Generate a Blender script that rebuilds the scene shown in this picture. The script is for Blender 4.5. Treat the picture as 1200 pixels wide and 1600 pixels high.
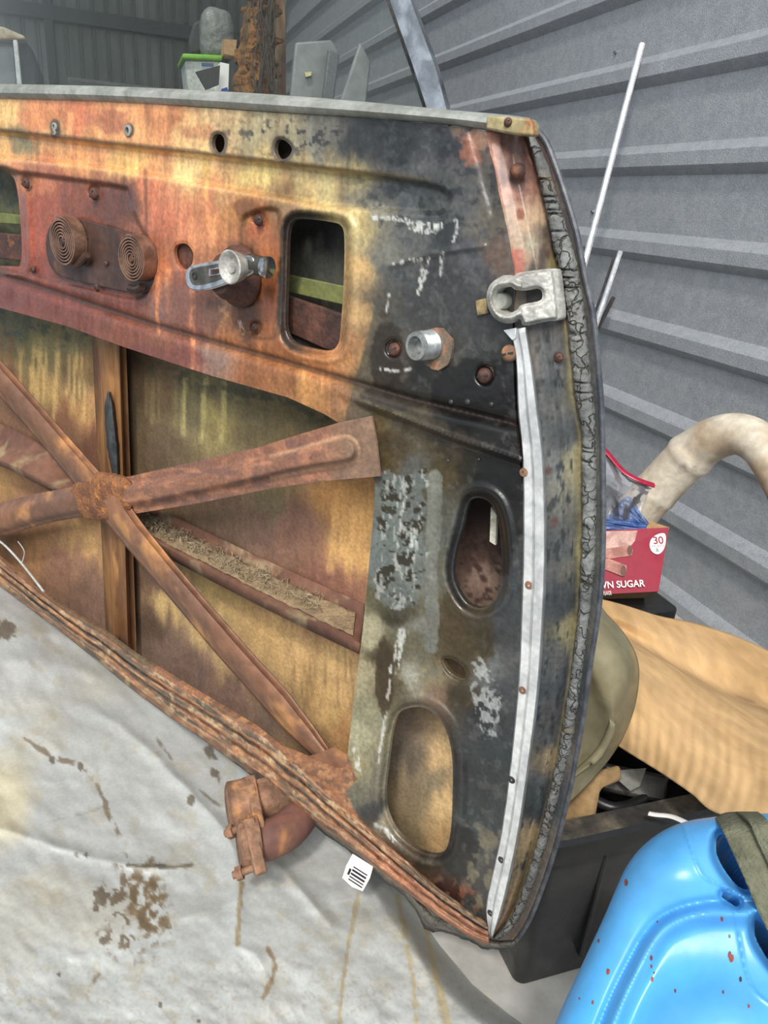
import bpy, math, random
import numpy as np
from mathutils import Vector, Matrix
random.seed(7)
for o in list(bpy.data.objects): bpy.data.objects.remove(o)
SC = bpy.context.scene
COL = SC.collection

# ---------------------------------------------------------------- camera
FPX, CX, CY = 1155.0, 600.0, 800.0
CAM = np.array([0.0, 0.0, 0.80])
def _ray(x, y):
    v = np.stack([np.asarray(x, float)-CX, -(np.asarray(y, float)-CY), np.full(np.shape(x), -FPX)], -1)
    return v/np.linalg.norm(v, axis=-1, keepdims=True)
_Y = _ray(190, 290); _b = _ray(1190, 370)
_up = np.cross(_b, _Y); _up /= np.linalg.norm(_up)
if _up[1] < 0: _up = -_up
_X = np.cross(_Y, _up)
ROT = np.array([_X, _Y, _up])                      # world = ROT @ camera
cam_d = bpy.data.cameras.new('camera'); cam = bpy.data.objects.new('camera', cam_d); COL.objects.link(cam)
m = Matrix([list(ROT[i])+[CAM[i]] for i in range(3)]+[[0, 0, 0, 1]])
cam.matrix_world = m
cam_d.sensor_fit = 'VERTICAL'; cam_d.sensor_height = 24.0; cam_d.lens = FPX/1600*24.0
cam_d.clip_start = .01
SC.camera = cam

# ---------------------------------------------------------------- light
w = bpy.data.worlds.new('daylight'); SC.world = w; w.use_nodes = True
wt = w.node_tree; wb = wt.nodes['Background']
wb.inputs['Color'].default_value = (.80, .90, 1.0, 1); wb.inputs['Strength'].default_value = .80
def area(name, loc, target, size, power, col=(1, 1, 1)):
    l = bpy.data.lights.new(name, 'AREA'); l.shape = 'RECTANGLE'; l.size, l.size_y = size; l.energy = power; l.color = col
    o = bpy.data.objects.new(name, l); COL.objects.link(o); o.location = loc
    o.rotation_euler = (Vector(target)-Vector(loc)).to_track_quat('-Z', 'Y').to_euler(); return o
area('open_doorway_daylight', (-.9, -1.6, 2.5), (.5, 1.0, .3), (1.6, 1.2), 95, (1, .97, .92))
sun_d = bpy.data.lights.new('sun', 'SUN'); sun_d.energy = 2.1; sun_d.angle = math.radians(6); sun_d.color = (1, .95, .86)
sun = bpy.data.objects.new('sun', sun_d); COL.objects.link(sun)
sun.rotation_euler = Vector((.34, .50, -.80)).to_track_quat('-Z', 'Y').to_euler()
SC.view_settings.view_transform = 'Standard'; SC.view_settings.look = 'None'
SC.view_settings.gamma = 1; SC.view_settings.use_curve_mapping = False
SC.view_settings.exposure = 0.0

# ---------------------------------------------------------------- geometry of the place
def W(x, y): return _ray(x, y) @ ROT.T
DU = W(-1100, 100)                                  # along the door, away from us
_e1 = np.cross(DU, [0, 0, 1]); _e1 /= np.linalg.norm(_e1)
DV = np.cross(_e1, DU); DN = np.cross(DV, DU)       # up the door, out of its inner face
if DN @ W(600, 800) > 0: DN = -DN
DD = .5
def Pd(x, y, h=0.):
    """point on the door's inner plane raised h towards the room"""
    r = W(x, y); t = (DD-np.asarray(h, float))/(-(r @ DN)); return CAM+r*t[..., None]
def Pz(x, y, z=0.):
    r = W(x, y); t = (np.asarray(z, float)-CAM[2])/r[..., 2]; return CAM+r*t[..., None]
def Pr(x, y, d):
    return CAM+W(x, y)*np.asarray(d, float)[..., None]
def Py(x, y, yy):
    r = W(x, y); return CAM+r*(yy/r[..., 1])[..., None]
WX = 1.15
def Pw(x, y, xx=WX):
    r = W(x, y); return CAM+r*(xx/r[..., 0])[..., None]

def srgb(c):
    c = np.asarray(c, float)/255.; return np.where(c <= .04045, c/12.92, ((c+.055)/1.055)**2.4)

# noise
_rng = np.random.RandomState(3); _T = _rng.rand(256, 256)
def vnoise(x, y, seed=0):
    x = x+seed*17.3; y = y+seed*9.1
    xi = np.floor(x).astype(int); yi = np.floor(y).astype(int); fx = x-xi; fy = y-yi
    fx = fx*fx*(3-2*fx); fy = fy*fy*(3-2*fy)
    a = _T[xi & 255, yi & 255]; b = _T[(xi+1) & 255, yi & 255]; c = _T[xi & 255, (yi+1) & 255]; d = _T[(xi+1) & 255, (yi+1) & 255]
    return (a*(1-fx)+b*fx)*(1-fy)+(c*(1-fx)+d*fx)*fy
def fbm(x, y, seed=0, o=4):
    s = 0; a = .5; t = 0
    for i in range(o):
        s = s+a*vnoise(x*2**i, y*2**i, seed+i*3); t += a; a *= .5
    return s/t*2-1
def sst(a, b, x):
    t = np.clip((x-a)/(b-a), 0, 1); return t*t*(3-2*t)

def cr(pts, n=6, closed=False):
    """Catmull-Rom through the points"""
    P = np.array(pts, float); N = len(P); out = []
    rng = range(N if closed else N-1)
    for i in rng:
        if closed: p0, p1, p2, p3 = P[i-1], P[i], P[(i+1) % N], P[(i+2) % N]
        else: p0, p1, p2, p3 = P[max(i-1, 0)], P[i], P[i+1], P[min(i+2, N-1)]
        for k in range(n):
            t = k/n
            out.append(.5*((2*p1)+(-p0+p2)*t+(2*p0-5*p1+4*p2-p3)*t*t+(-p0+3*p1-3*p2+p3)*t**3))
    if not closed: out.append(P[-1])
    return np.array(out)
def resample(P, n):
    P = np.array(P, float); d = np.r_[0, np.cumsum(np.linalg.norm(np.diff(P, axis=0), axis=1))]
    s = np.linspace(0, d[-1], n); return np.stack([np.interp(s, d, P[:, k]) for k in range(P.shape[1])], -1)
def sdpoly(X, Y, poly):
    """signed distance (inside positive) and the nearest boundary point"""
    P = np.array(poly, float); best = np.full(X.shape, 1e18); nx = np.zeros_like(X); ny = np.zeros_like(X); ins = np.zeros(X.shape, bool)
    for i in range(len(P)):
        a, b = P[i-1], P[i]; dx, dy = b-a; L = dx*dx+dy*dy+1e-12
        t = np.clip(((X-a[0])*dx+(Y-a[1])*dy)/L, 0, 1); qx = a[0]+t*dx; qy = a[1]+t*dy
        d = (X-qx)**2+(Y-qy)**2; m_ = d < best
        best = np.where(m_, d, best); nx = np.where(m_, qx, nx); ny = np.where(m_, qy, ny)
        c = ((a[1] > Y) != (b[1] > Y)) & (X < (b[0]-a[0])*(Y-a[1])/(b[1]-a[1]+1e-12)+a[0]); ins ^= c
    d = np.sqrt(best); return np.where(ins, d, -d), nx, ny
def dline(X, Y, pts):
    """distance to an open polyline, and position along it 0..1"""
    P = np.array(pts, float); best = np.full(X.shape, 1e18); pos = np.zeros_like(X)
    for i in range(len(P)-1):
        a, b = P[i], P[i+1]; dx, dy = b-a; L = dx*dx+dy*dy+1e-12
        t = np.clip(((X-a[0])*dx+(Y-a[1])*dy)/L, 0, 1)
        d = (X-a[0]-t*dx)**2+(Y-a[1]-t*dy)**2; m_ = d < best
        best = np.where(m_, d, best); pos = np.where(m_, (i+t)/(len(P)-1), pos)
    return np.sqrt(best), pos

# ---------------------------------------------------------------- objects
def worldloc(o):
    p = np.zeros(3)
    while o is not None: p = p+np.array(o.location); o = o.parent
    return p
def mk(name, V, F, mat, parent=None, smooth=40, cols=None, bevel=0, seg=2, solid=0, off=-1, sub=0):
    V = np.array(V, float).reshape(-1, 3)
    if parent is not None: org = worldloc(parent)
    else: org = np.array([V[:, 0].mean(), V[:, 1].mean(), V[:, 2].min()])
    me = bpy.data.meshes.new(name); me.from_pydata((V-org).tolist(), [], [tuple(int(i) for i in f) for f in F]); me.update()
    o = bpy.data.objects.new(name, me); COL.objects.link(o)
    if parent is not None: o.parent = parent
    else: o.location = org
    me.materials.append(mat)
    if cols is not None:
        at = me.color_attributes.new('Col', 'FLOAT_COLOR', 'POINT')
        c = np.ones((len(V), 4), np.float32); c[:, :3] = cols; at.data.foreach_set('color', c.ravel())
    if smooth:
        for p in me.polygons: p.use_smooth = True
        me.set_sharp_from_angle(angle=math.radians(smooth))
    if solid: s = o.modifiers.new('thickness', 'SOLIDIFY'); s.thickness = solid; s.offset = off
    if bevel: b = o.modifiers.new('bevel', 'BEVEL'); b.width = bevel; b.segments = seg; b.limit_method = 'ANGLE'; b.angle_limit = math.radians(38)
    if sub: s = o.modifiers.new('sub', 'SUBSURF'); s.levels = sub; s.render_levels = sub
    return o
def thing(name, loc, label, cat, group=None):
    o = bpy.data.objects.new(name, None); COL.objects.link(o); o.location = loc; o.empty_display_size = .02
    return tag(o, label, cat, group)
def tag(o, label, cat, group=None, kind=None):
    o['label'] = label; o['category'] = cat
    if group: o['group'] = group
    if kind: o['kind'] = kind
    return o
def struct(o): o['kind'] = 'structure'; return o
class MB:
    def __init__(s): s.V = []; s.F = []
    def add(s, V, F):
        b = len(s.V); s.V += [tuple(v) for v in np.array(V, float).reshape(-1, 3)]; s.F += [tuple(i+b for i in f) for f in F]; return s
    def build(s, name, mat, parent=None, **k): return mk(name, s.V, s.F, mat, parent, **k)
def gridfaces(n, m, closed=False):
    F = []
    for i in range(n-1):
        for j in range(m if closed else m-1):
            j2 = (j+1) % m; F.append((i*m+j, i*m+j2, (i+1)*m+j2, (i+1)*m+j))
    return F
def frame(d):
    d = np.array(d, float); d /= np.linalg.norm(d); a = np.array([0, 0, 1.]) if abs(d[2]) < .9 else np.array([1., 0, 0])
    x = np.cross(a, d); x /= np.linalg.norm(x); return x, np.cross(d, x), d
def tube(mb, pts, r, seg=14, caps=True, sq=None):
    P = np.array(pts, float); n = len(P); R = np.broadcast_to(np.array(r, float), (n,)); T = np.gradient(P, axis=0)
    T /= np.linalg.norm(T, axis=1, keepdims=True)+1e-12; x, y, _ = frame(T[0]); V = []
    for i in range(n):
        x = x-T[i]*(x@T[i]); x /= np.linalg.norm(x); y = np.cross(T[i], x)
        for k in range(seg):
            a = 2*math.pi*k/seg; V.append(P[i]+R[i]*(math.cos(a)*x+math.sin(a)*y*(sq or 1)))
    F = gridfaces(n, seg, True)
    if caps: F += [tuple(range(seg))[::-1], tuple((n-1)*seg+k for k in range(seg))]
    return mb.add(V, F)
def lathe(mb, O, axis, prof, seg=28, capend=True):
    """prof = [(radius, height)] along axis"""
    x, y, z = frame(axis); O = np.array(O, float); V = []
    for (r, h) in prof:
        for k in range(seg):
            a = 2*math.pi*k/seg; V.append(O+z*h+r*(math.cos(a)*x+math.sin(a)*y))
    F = gridfaces(len(prof), seg, True)
    if capend: F += [tuple(range(seg))[::-1], tuple((len(prof)-1)*seg+k for k in range(seg))]
    return mb.add(V, F)
def obox(mb, O, ax, ay, az):
    """box centred on O with full edge vectors"""
    O, ax, ay, az = [np.array(v, float) for v in (O, ax, ay, az)]; V = []
    for i in (-.5, .5):
        for j in (-.5, .5):
            for k in (-.5, .5): V.append(O+ax*i+ay*j+az*k)
    F = [(0, 1, 3, 2), (4, 6, 7, 5), (0, 4, 5, 1), (2, 3, 7, 6), (0, 2, 6, 4), (1, 5, 7, 3)]
    if np.dot(np.cross(ax, ay), az) < 0: F = [f[::-1] for f in F]
    return mb.add(V, F)
def prism(mb, front, back):
    n = len(front); V = list(front)+list(back)
    F = [tuple(range(n)), tuple(range(2*n-1, n-1, -1))]+[(i, i+n, (i+1) % n+n, (i+1) % n) for i in range(n)]
    a = np.array(front[1])-front[0]; nrm = np.zeros(3); Q = np.array(front, float)
    for i in range(n): nrm += np.cross(Q[i-1], Q[i])
    if nrm @ (np.mean(back, 0)-np.mean(front, 0)) > 0: F = [f[::-1] for f in F]
    return mb.add(V, F)
def pxprism(mb, poly, h, depth, P=Pd, nrm=None):
    """outline on the door plane at height h, with its own thickness"""
    q = np.array(poly, float); A = P(q[:, 0], q[:, 1], np.full(len(q), h)); return prism(mb, A, A-(DN if nrm is None else nrm)*depth)
def loft(lines, N=60, sm=True, M=None):
    """lines: list of 3-D polylines -> grid verts N x M (catmull across when M given)"""
    L = [resample(cr(l, 6) if sm and len(l) > 2 else l, N) for l in lines]; G = np.stack(L, 1)
    if M: G = np.stack([resample_par(cr(G[i], 8), M) for i in range(N)], 0)
    return G
def resample_par(P, n):
    s = np.linspace(0, len(P)-1, n); k = np.arange(len(P)); return np.stack([np.interp(s, k, P[:, j]) for j in range(3)], -1)
def dl(pts, h): q = np.array(pts, float); return Pd(q[:, 0], q[:, 1], np.full(len(q), h) if np.isscalar(h) else np.array(h, float))
def rl(pts): q = np.array(pts, float); return Pr(q[:, 0], q[:, 1], q[:, 2])
def mkgrid(name, G, mat, parent=None, flip=None, cols=None, **k):
    n, m_ = G.shape[:2]; F = gridfaces(n, m_)
    V = G.reshape(-1, 3); f = F[len(F)//2]; nr = np.cross(V[f[1]]-V[f[0]], V[f[2]]-V[f[1]])
    if nr @ (CAM-V[f[0]]) < 0: F = [q[::-1] for q in F]
    return mk(name, V, F, mat, parent, cols=cols, **k)
def sheet(name, outline, holes, hfun, colfun, mat, parent=None, step=3., P=Pd, thick=.0015, back=None, smooth=50):
    """sheet cut to an outline with holes; hfun gives its relief in metres; edges folded back by `thick`"""
    o = np.array(outline, float); x0, y0 = o.min(0)-step; x1, y1 = o.max(0)+step
    xs = np.arange(x0, x1+step, step); ys = np.arange(y0, y1+step, step); X, Y = np.meshgrid(xs, ys)
    f, nx, ny = sdpoly(X, Y, o)
    for hp in holes:
        g, gx, gy = sdpoly(X, Y, hp); g = -g; m_ = g < f
        f = np.where(m_, g, f); nx = np.where(m_, gx, nx); ny = np.where(m_, gy, ny)
    ins = f >= 0; q = ins[:-1, :-1] | ins[1:, :-1] | ins[:-1, 1:] | ins[1:, 1:]
    X = np.where(ins, X, nx); Y = np.where(ins, Y, ny)
    idx = -np.ones(X.shape, int); used = np.zeros(X.shape, bool)
    used[:-1, :-1] |= q; used[1:, :-1] |= q; used[:-1, 1:] |= q; used[1:, 1:] |= q
    idx[used] = np.arange(used.sum()); x, y = X[used], Y[used]
    V = P(x, y, hfun(x, y)); jj, ii = np.nonzero(q)
    F = np.stack([idx[jj, ii], idx[jj+1, ii], idx[jj+1, ii+1], idx[jj, ii+1]], 1)
    E = {}
    for a, b in ((0, 1), (1, 2), (2, 3), (3, 0)):
        for u_, v_ in zip(F[:, a].tolist(), F[:, b].tolist()):
            if (v_, u_) in E: del E[(v_, u_)]
            else: E[(u_, v_)] = 1
    bd = {}; V = V.tolist(); F = [tuple(r) for r in F.tolist()]; C = colfun(x, y) if colfun else None
    dirn = -DN if back is None else np.array(back); src = []
    for (u_, v_) in list(E):
        for k in (u_, v_):
            if k not in bd: bd[k] = len(V); V.append((np.array(V[k])+dirn*thick).tolist()); src.append(k)
        F.append((v_, u_, bd[u_], bd[v_]))
    if C is not None: C = np.concatenate([C, C[src]], 0)
    return mk(name, V, F, mat, parent, smooth=smooth, cols=C)

# ---------------------------------------------------------------- materials
MATS = {}
def M(name, c1, c2=None, rough=.6, metal=0., scale=20., lo=.35, hi=.65, bump=.15, bscale=90., bdist=.002, vcol=False, var=.12, c3=None, s3=60., t3=.62, stretch=(1, 1, 1), rvar=.12, spec=.5, coat=0., sat=1., grain=.12):
    if name in MATS: return MATS[name]
    m = bpy.data.materials.new(name); m.use_nodes = True; nt = m.node_tree; N = nt.nodes; L = nt.links; b = N['Principled BSDF']
    tc = N.new('ShaderNodeTexCoord'); mp = N.new('ShaderNodeMapping'); mp.inputs['Scale'].default_value = stretch; L.new(tc.outputs['Object'], mp.inputs['Vector'])
    def noise(s, d=6, dist=0.):
        n = N.new('ShaderNodeTexNoise'); n.inputs['Scale'].default_value = s; n.inputs['Detail'].default_value = d; n.inputs['Distortion'].default_value = dist; L.new(mp.outputs['Vector'], n.inputs['Vector']); return n.outputs['Fac']
    def ramp(src, a, c):
        r = N.new('ShaderNodeMapRange'); r.interpolation_type = 'SMOOTHSTEP'; L.new(src, r.inputs['Value']); r.inputs['From Min'].default_value = a; r.inputs['From Max'].default_value = c; return r.outputs['Result']
    def mix(f, a, c, bt='MIX'):
        n = N.new('ShaderNodeMix'); n.data_type = 'RGBA'; n.blend_type = bt
        if isinstance(f, float): n.inputs[0].default_value = f
        else: L.new(f, n.inputs[0])
        for k, v in ((6, a), (7, c)):
            if isinstance(v, tuple): n.inputs[k].default_value = v
            else: L.new(v, n.inputs[k])
        return n.outputs[2]
    rgba = lambda c: tuple(srgb(c).tolist())+(1.,)
    if vcol:
        a = N.new('ShaderNodeVertexColor'); a.layer_name = 'Col'; col = a.outputs['Color']
    elif c2 is not None: col = mix(ramp(noise(scale, 8, .4), lo, hi), rgba(c1), rgba(c2))
    else: col = mix(0., rgba(c1), rgba(c1))
    if c3 is not None: col = mix(ramp(noise(s3, 10, .3), t3-.02, t3+.14), col, rgba(c3))
    if var:
        g = ramp(noise(scale*6 if not vcol else 260, 8), .25, .75); mr = N.new('ShaderNodeMapRange'); L.new(g, mr.inputs['Value']); mr.inputs['To Min'].default_value = 1-var*1.6; mr.inputs['To Max'].default_value = 1+var
        cb = N.new('ShaderNodeCombineColor')
        for k in range(3): L.new(mr.outputs['Result'], cb.inputs[k])
        col = mix(1., col, cb.outputs['Color'], 'MULTIPLY')
        if vcol:
            g2 = ramp(noise(45, 14, .6), .3, .7); m2 = N.new('ShaderNodeMapRange'); L.new(g2, m2.inputs['Value']); m2.inputs['To Min'].default_value = 1-grain; m2.inputs['To Max'].default_value = 1+grain
            c2_ = N.new('ShaderNodeCombineColor')
            for k in range(3): L.new(m2.outputs['Result'], c2_.inputs[k])
            col = mix(1., col, c2_.outputs['Color'], 'MULTIPLY')
            hs_ = N.new('ShaderNodeHueSaturation'); hs_.inputs['Saturation'].default_value = sat; L.new(col, hs_.inputs['Color']); col = hs_.outputs['Color']
    L.new(col, b.inputs['Base Color'])
    mr = N.new('ShaderNodeMapRange'); L.new(noise(scale*2.3, 5), mr.inputs['Value']); mr.inputs['From Min'].default_value = .3; mr.inputs['From Max'].default_value = .7
    mr.inputs['To Min'].default_value = max(rough-rvar, .03); mr.inputs['To Max'].default_value = min(rough+rvar, 1); L.new(mr.outputs['Result'], b.inputs['Roughness'])
    b.inputs['Metallic'].default_value = metal; b.inputs['Specular IOR Level'].default_value = spec; b.inputs['Coat Weight'].default_value = coat
    if bump:
        bp = N.new('ShaderNodeBump'); bp.inputs['Strength'].default_value = bump; bp.inputs['Distance'].default_value = bdist; L.new(noise(bscale, 8), bp.inputs['Height']); L.new(bp.outputs['Normal'], b.inputs['Normal'])
    MATS[name] = m; return m
m_paint = M('stained_paint', 0, vcol=True, sat=.92, rough=.42, bump=.25, bscale=220, bdist=.001, var=.16, rvar=.18, coat=.15)
m_flat = M('stained_matte', 0, vcol=True, sat=.9, rough=.75, bump=.3, bscale=260, bdist=.001, var=.14)
m_rust = M('rust', (142, 106, 82), (106, 78, 62), rough=.8, scale=18, bump=.7, bscale=160, bdist=.003, c3=(168, 120, 80), s3=30, t3=.54, var=.25)
m_rustdk = M('dark_rust', (92, 58, 46), (58, 38, 34), rough=.6, scale=25, bump=.6, bscale=260, bdist=.002, c3=(140, 84, 52), s3=50, t3=.6, var=.22)
m_brace = M('brace_rust', (136, 94, 68), (112, 80, 64), rough=.55, scale=10, bump=.35, bscale=200, bdist=.0015, c3=(176, 126, 80), s3=16, t3=.55, var=.16)
m_alu = M('weathered_aluminium', (236, 237, 236), (200, 202, 202), rough=.42, metal=.4, scale=40, bump=.2, c3=(140, 122, 90), s3=28, t3=.68, var=.08)
m_rail = M('dull_grey_metal', (164, 165, 158), (138, 140, 134), rough=.5, metal=.35, scale=30, bump=.3, c3=(140, 96, 56), s3=24, t3=.68, var=.1)
m_chrome = M('worn_chrome', (205, 208, 212), (150, 152, 155), rough=.2, metal=.95, scale=60, bump=.1, var=.05)
m_pot = M('cast_pot_metal', (196, 194, 186), (150, 148, 142), rough=.55, metal=.3, scale=50, bump=.5, bscale=300, bdist=.001, var=.14)
m_rubber = M('cracked_rubber', (122, 123, 120), (88, 89, 88), rough=.75, scale=40, bump=.8, bscale=240, bdist=.003, c3=(122, 110, 88), s3=40, t3=.62)
def crack(m, sc_, c):
    nt = m.node_tree; N = nt.nodes; L = nt.links; b = N['Principled BSDF']; v = N.new('ShaderNodeTexVoronoi'); v.feature = 'DISTANCE_TO_EDGE'; v.inputs['Scale'].default_value = sc_; tc = N.new('ShaderNodeTexCoord')
    n = N.new('ShaderNodeTexNoise'); n.inputs['Scale'].default_value = sc_; mx = N.new('ShaderNodeMix'); mx.data_type = 'RGBA'; mx.inputs[0].default_value = .03; L.new(tc.outputs['Object'], n.inputs['Vector']); L.new(tc.outputs['Object'], mx.inputs[6]); L.new(n.outputs['Color'], mx.inputs[7]); L.new(mx.outputs[2], v.inputs['Vector'])
    r = N.new('ShaderNodeMapRange'); L.new(v.outputs['Distance'], r.inputs['Value']); r.inputs['From Min'].default_value = .0; r.inputs['From Max'].default_value = .05
    src = b.inputs['Base Color'].links[0].from_socket; k = N.new('ShaderNodeMix'); k.data_type = 'RGBA'; L.new(r.outputs['Result'], k.inputs[0]); k.inputs[6].default_value = tuple(srgb(c).tolist())+(1.,); L.new(src, k.inputs[7]); L.new(k.outputs[2], b.inputs['Base Color'])
    bp = N.new('ShaderNodeBump'); bp.inputs['Strength'].default_value = .9; bp.inputs['Distance'].default_value = .003; L.new(r.outputs['Result'], bp.inputs['Height']); L.new(b.inputs['Normal'].links[0].from_socket, bp.inputs['Normal']); L.new(bp.outputs['Normal'], b.inputs['Normal'])
crack(m_rubber, 62, (70, 66, 60))
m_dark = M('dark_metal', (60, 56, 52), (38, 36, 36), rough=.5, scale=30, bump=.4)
m_wall = M('grey_coated_wall', (166, 168, 172), (156, 159, 164), rough=.38, metal=.25, scale=40, bump=.7, bscale=420, bdist=.002, var=.10, c3=None)
m_back = M('galvanised_back_wall', (100, 102, 95), (82, 84, 80), rough=.6, metal=.2, scale=3, bump=.1, stretch=(1, 1, .15))
m_beam = M('dark_beam', (48, 48, 48), rough=.7)
m_black = M('black_plastic', (34, 35, 37), (24, 25, 27), rough=.38, scale=14, bump=.12, c3=(78, 72, 62), s3=16, t3=.7, var=.1)
m_rimdust = M('dusty_black_plastic', (96, 88, 74), (44, 42, 40), rough=.8, scale=22, bump=.5, bscale=120, var=.2)
m_card = M('kraft_cardboard', (190, 156, 112), (176, 142, 98), rough=.8, scale=6, bump=.3, bscale=60, bdist=.002, c3=(150, 116, 80), s3=9, t3=.66, stretch=(2.4, .7, 1))
m_mud = M('dusty_green_plastic', (128, 120, 94), (96, 94, 76), rough=.62, scale=9, bump=.2, c3=(142, 122, 84), s3=9, t3=.52)
m_blue = M('blue_plastic', (72, 156, 214), (82, 152, 208), rough=.36, scale=12, bump=.08, c3=(66, 110, 140), s3=22, t3=.80, var=.05, rvar=.08)
m_strap = M('olive_webbing', (104, 104, 84), (88, 88, 70), rough=.9, scale=30, bump=.9, bscale=500, bdist=.002, var=.15)
m_red = M('red_carton', (140, 14, 44), rough=.45, bump=.05, var=.04)
m_kraft = M('raw_carton', (168, 132, 92), rough=.8)
m_white = M('white_print', (235, 232, 228), rough=.5, bump=0, var=.02)
m_pink = M('printed_oats', (196, 160, 150), (160, 120, 112), rough=.5, scale=60, bump=0)
m_cinn = M('printed_cinnamon', (178, 122, 108), (140, 88, 76), rough=.5, scale=50, bump=0)
m_pipe = M('dusty_white_pipe', (206, 196, 178), (176, 156, 132), rough=.6, scale=14, bump=.2, c3=(140, 132, 122), s3=22, t3=.6)
m_print = M('printed_ink', (24, 28, 38), rough=.6, bump=0, var=0)
m_tarp = M('grey_white_tarp', 0, vcol=True, grain=.03, rough=.5, bump=.12, bscale=60, bdist=.003, var=.05, rvar=.1)
m_conc = M('concrete', (120, 116, 110), (96, 94, 90), rough=.9)
m_straw = M('dry_shavings', (160, 146, 122), (116, 102, 82), rough=.9, scale=80, bump=.2)
m_wood = M('weathered_wood', (138, 112, 84), (104, 72, 56), rough=.85, scale=10, bump=.5, stretch=(4, 4, .6))
m_gw = M('pale_plastic', (190, 192, 188), (170, 172, 168), rough=.5, bump=.05)
m_green = M('green_lid', (110, 168, 40), rough=.5, bump=.05)
m_greybag = M('grey_bag', (112, 112, 110), (92, 92, 92), rough=.35, scale=9, bump=.8, bscale=20, bdist=.02)
m_panel = M('grey_sheet', (128, 132, 132), (108, 112, 114), rough=.5, scale=5, bump=.1)
m_foam = M('rust_foam', (140, 92, 44), (84, 62, 40), rough=.9, scale=9, bump=1., bscale=40, bdist=.02, c3=(190, 160, 96), s3=8, t3=.6, stretch=(2, 2, .7))
m_gstrip = M('mossy_strip', (112, 116, 66), (84, 90, 58), rough=.7, scale=40, bump=.3)
def clear(name, tint, dust, rough=.05, dustc=(.6, .6, .58, 1), dscale=30., ior=1.3):
    m = bpy.data.materials.new(name); m.use_nodes = True; nt = m.node_tree; N = nt.nodes; L = nt.links; out = N['Material Output']; b = N['Principled BSDF']
    b.inputs['Base Color'].default_value = dustc; b.inputs['Roughness'].default_value = .6
    tr = N.new('ShaderNodeBsdfTransparent'); tr.inputs['Color'].default_value = tint; gl = N.new('ShaderNodeBsdfGlossy'); gl.inputs['Roughness'].default_value = rough
    fr = N.new('ShaderNodeFresnel'); fr.inputs['IOR'].default_value = ior; m1 = N.new('ShaderNodeMixShader'); L.new(fr.outputs[0], m1.inputs[0]); L.new(tr.outputs[0], m1.inputs[1]); L.new(gl.outputs[0], m1.inputs[2])
    tc = N.new('ShaderNodeTexCoord'); n = N.new('ShaderNodeTexNoise'); n.inputs['Scale'].default_value = dscale; n.inputs['Detail'].default_value = 8; L.new(tc.outputs['Object'], n.inputs['Vector'])
    mr = N.new('ShaderNodeMapRange'); L.new(n.outputs['Fac'], mr.inputs['Value']); mr.inputs['From Min'].default_value = .35; mr.inputs['From Max'].default_value = .75; mr.inputs['To Min'].default_value = dust*.5; mr.inputs['To Max'].default_value = dust*1.8
    m2 = N.new('ShaderNodeMixShader'); L.new(mr.outputs[0], m2.inputs[0]); L.new(m1.outputs[0], m2.inputs[1]); L.new(b.outputs[0], m2.inputs[2]); L.new(m2.outputs[0], out.inputs['Surface'])
    return m
m_glass = clear('dusty_glass', (.92, .95, .93, 1), .014, dscale=400., ior=1.11)
m_zip = clear('clear_bag', (.95, .96, .98, 1), .10, .22, (.6, .6, .64, 1), 25)
m_bluezip = clear('blue_tinted_bag', (.62, .74, .95, 1), .22, .2, (.2, .34, .7, 1), 40)

# ================================================================ SETTING
# floor, ceiling, walls
mb = MB(); obox(mb, (0, 3.2, -.05), (5, 0, 0), (0, 7.6, 0), (0, 0, .1)); struct(mb.build('floor', m_conc))
mb = MB(); obox(mb, (-.6, 5.9, 2.95), (3.8, 0, 0), (0, 1.2, 0), (0, 0, .06)); struct(mb.build('ceiling', m_back))
BY = 6.5
# right wall: wide flat bands with raised horizontal ribs
zt = .8+.356; sp = .184; prof = []
k = 12
while k > -8:
    z = zt+sp*k       # upper edge of the rib
    if 0 < z < 3.0: prof += [(0, z+.002), (.022, z-.016), (.023, z-.018), (.023, z-.044), (.021, z-.047), (0, z-.062)]
    k -= 1
prof = [(0, 3.0)]+prof+[(0, 0)]
G = np.array([[(WX-a, y, z) for (a, z) in prof] for y in np.linspace(-.3, BY, 40)])
o = mkgrid('wall_right', G, m_wall, smooth=25, solid=.01, off=-1); struct(o)
sc = MB(); lathe(sc, Pw(*np.array([964., 82.]), WX+.002), (-1, 0, 0), [(.0055, 0), (.0055, .003), (.0035, .004), (.0035, .008)], 6); sc.build('wall_screw', m_chrome, o)
sc = MB(); lathe(sc, Pw(*np.array([928., 331.]), WX+.002), (-1, 0, 0), [(.0055, 0), (.0055, .003), (.0035, .004), (.0035, .008)], 6); sc.build('wall_screw', m_chrome, o)
# back wall: vertical corrugation in pairs
xs = []; x = -2.6
while x < WX: xs += [(x, 0), (x+.058, 0), (x+.062, .008), (x+.068, .008), (x+.072, 0), (x+.078, 0), (x+.082, .008), (x+.088, .008)]; x += .092
G = np.array([[(a, BY-b*1.2, z) for (a, b) in xs] for z in np.linspace(0, 3, 8)])
struct(mkgrid('wall_back', G, m_back, smooth=25, solid=.01, off=-1))
q = Py(np.array([0., 300.]), np.array([12., 50.]), np.array([BY-.06]*2)); zz = q[:, 2].mean()
mb = MB(); obox(mb, (-.72, BY-.06, zz), (3.7, 0, .0), (0, .08, 0), (0, 0, .085)); struct(mb.build('trim_1', m_beam))
q = Py(np.array([80.]), np.array([80.]), np.array([BY-.05]))[0]
mb = MB(); obox(mb, (q[0], BY-.06, 1.5), (.055, 0, 0), (0, .06, 0), (0, 0, 3.0)); struct(mb.build('trim_2', m_beam))

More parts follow.
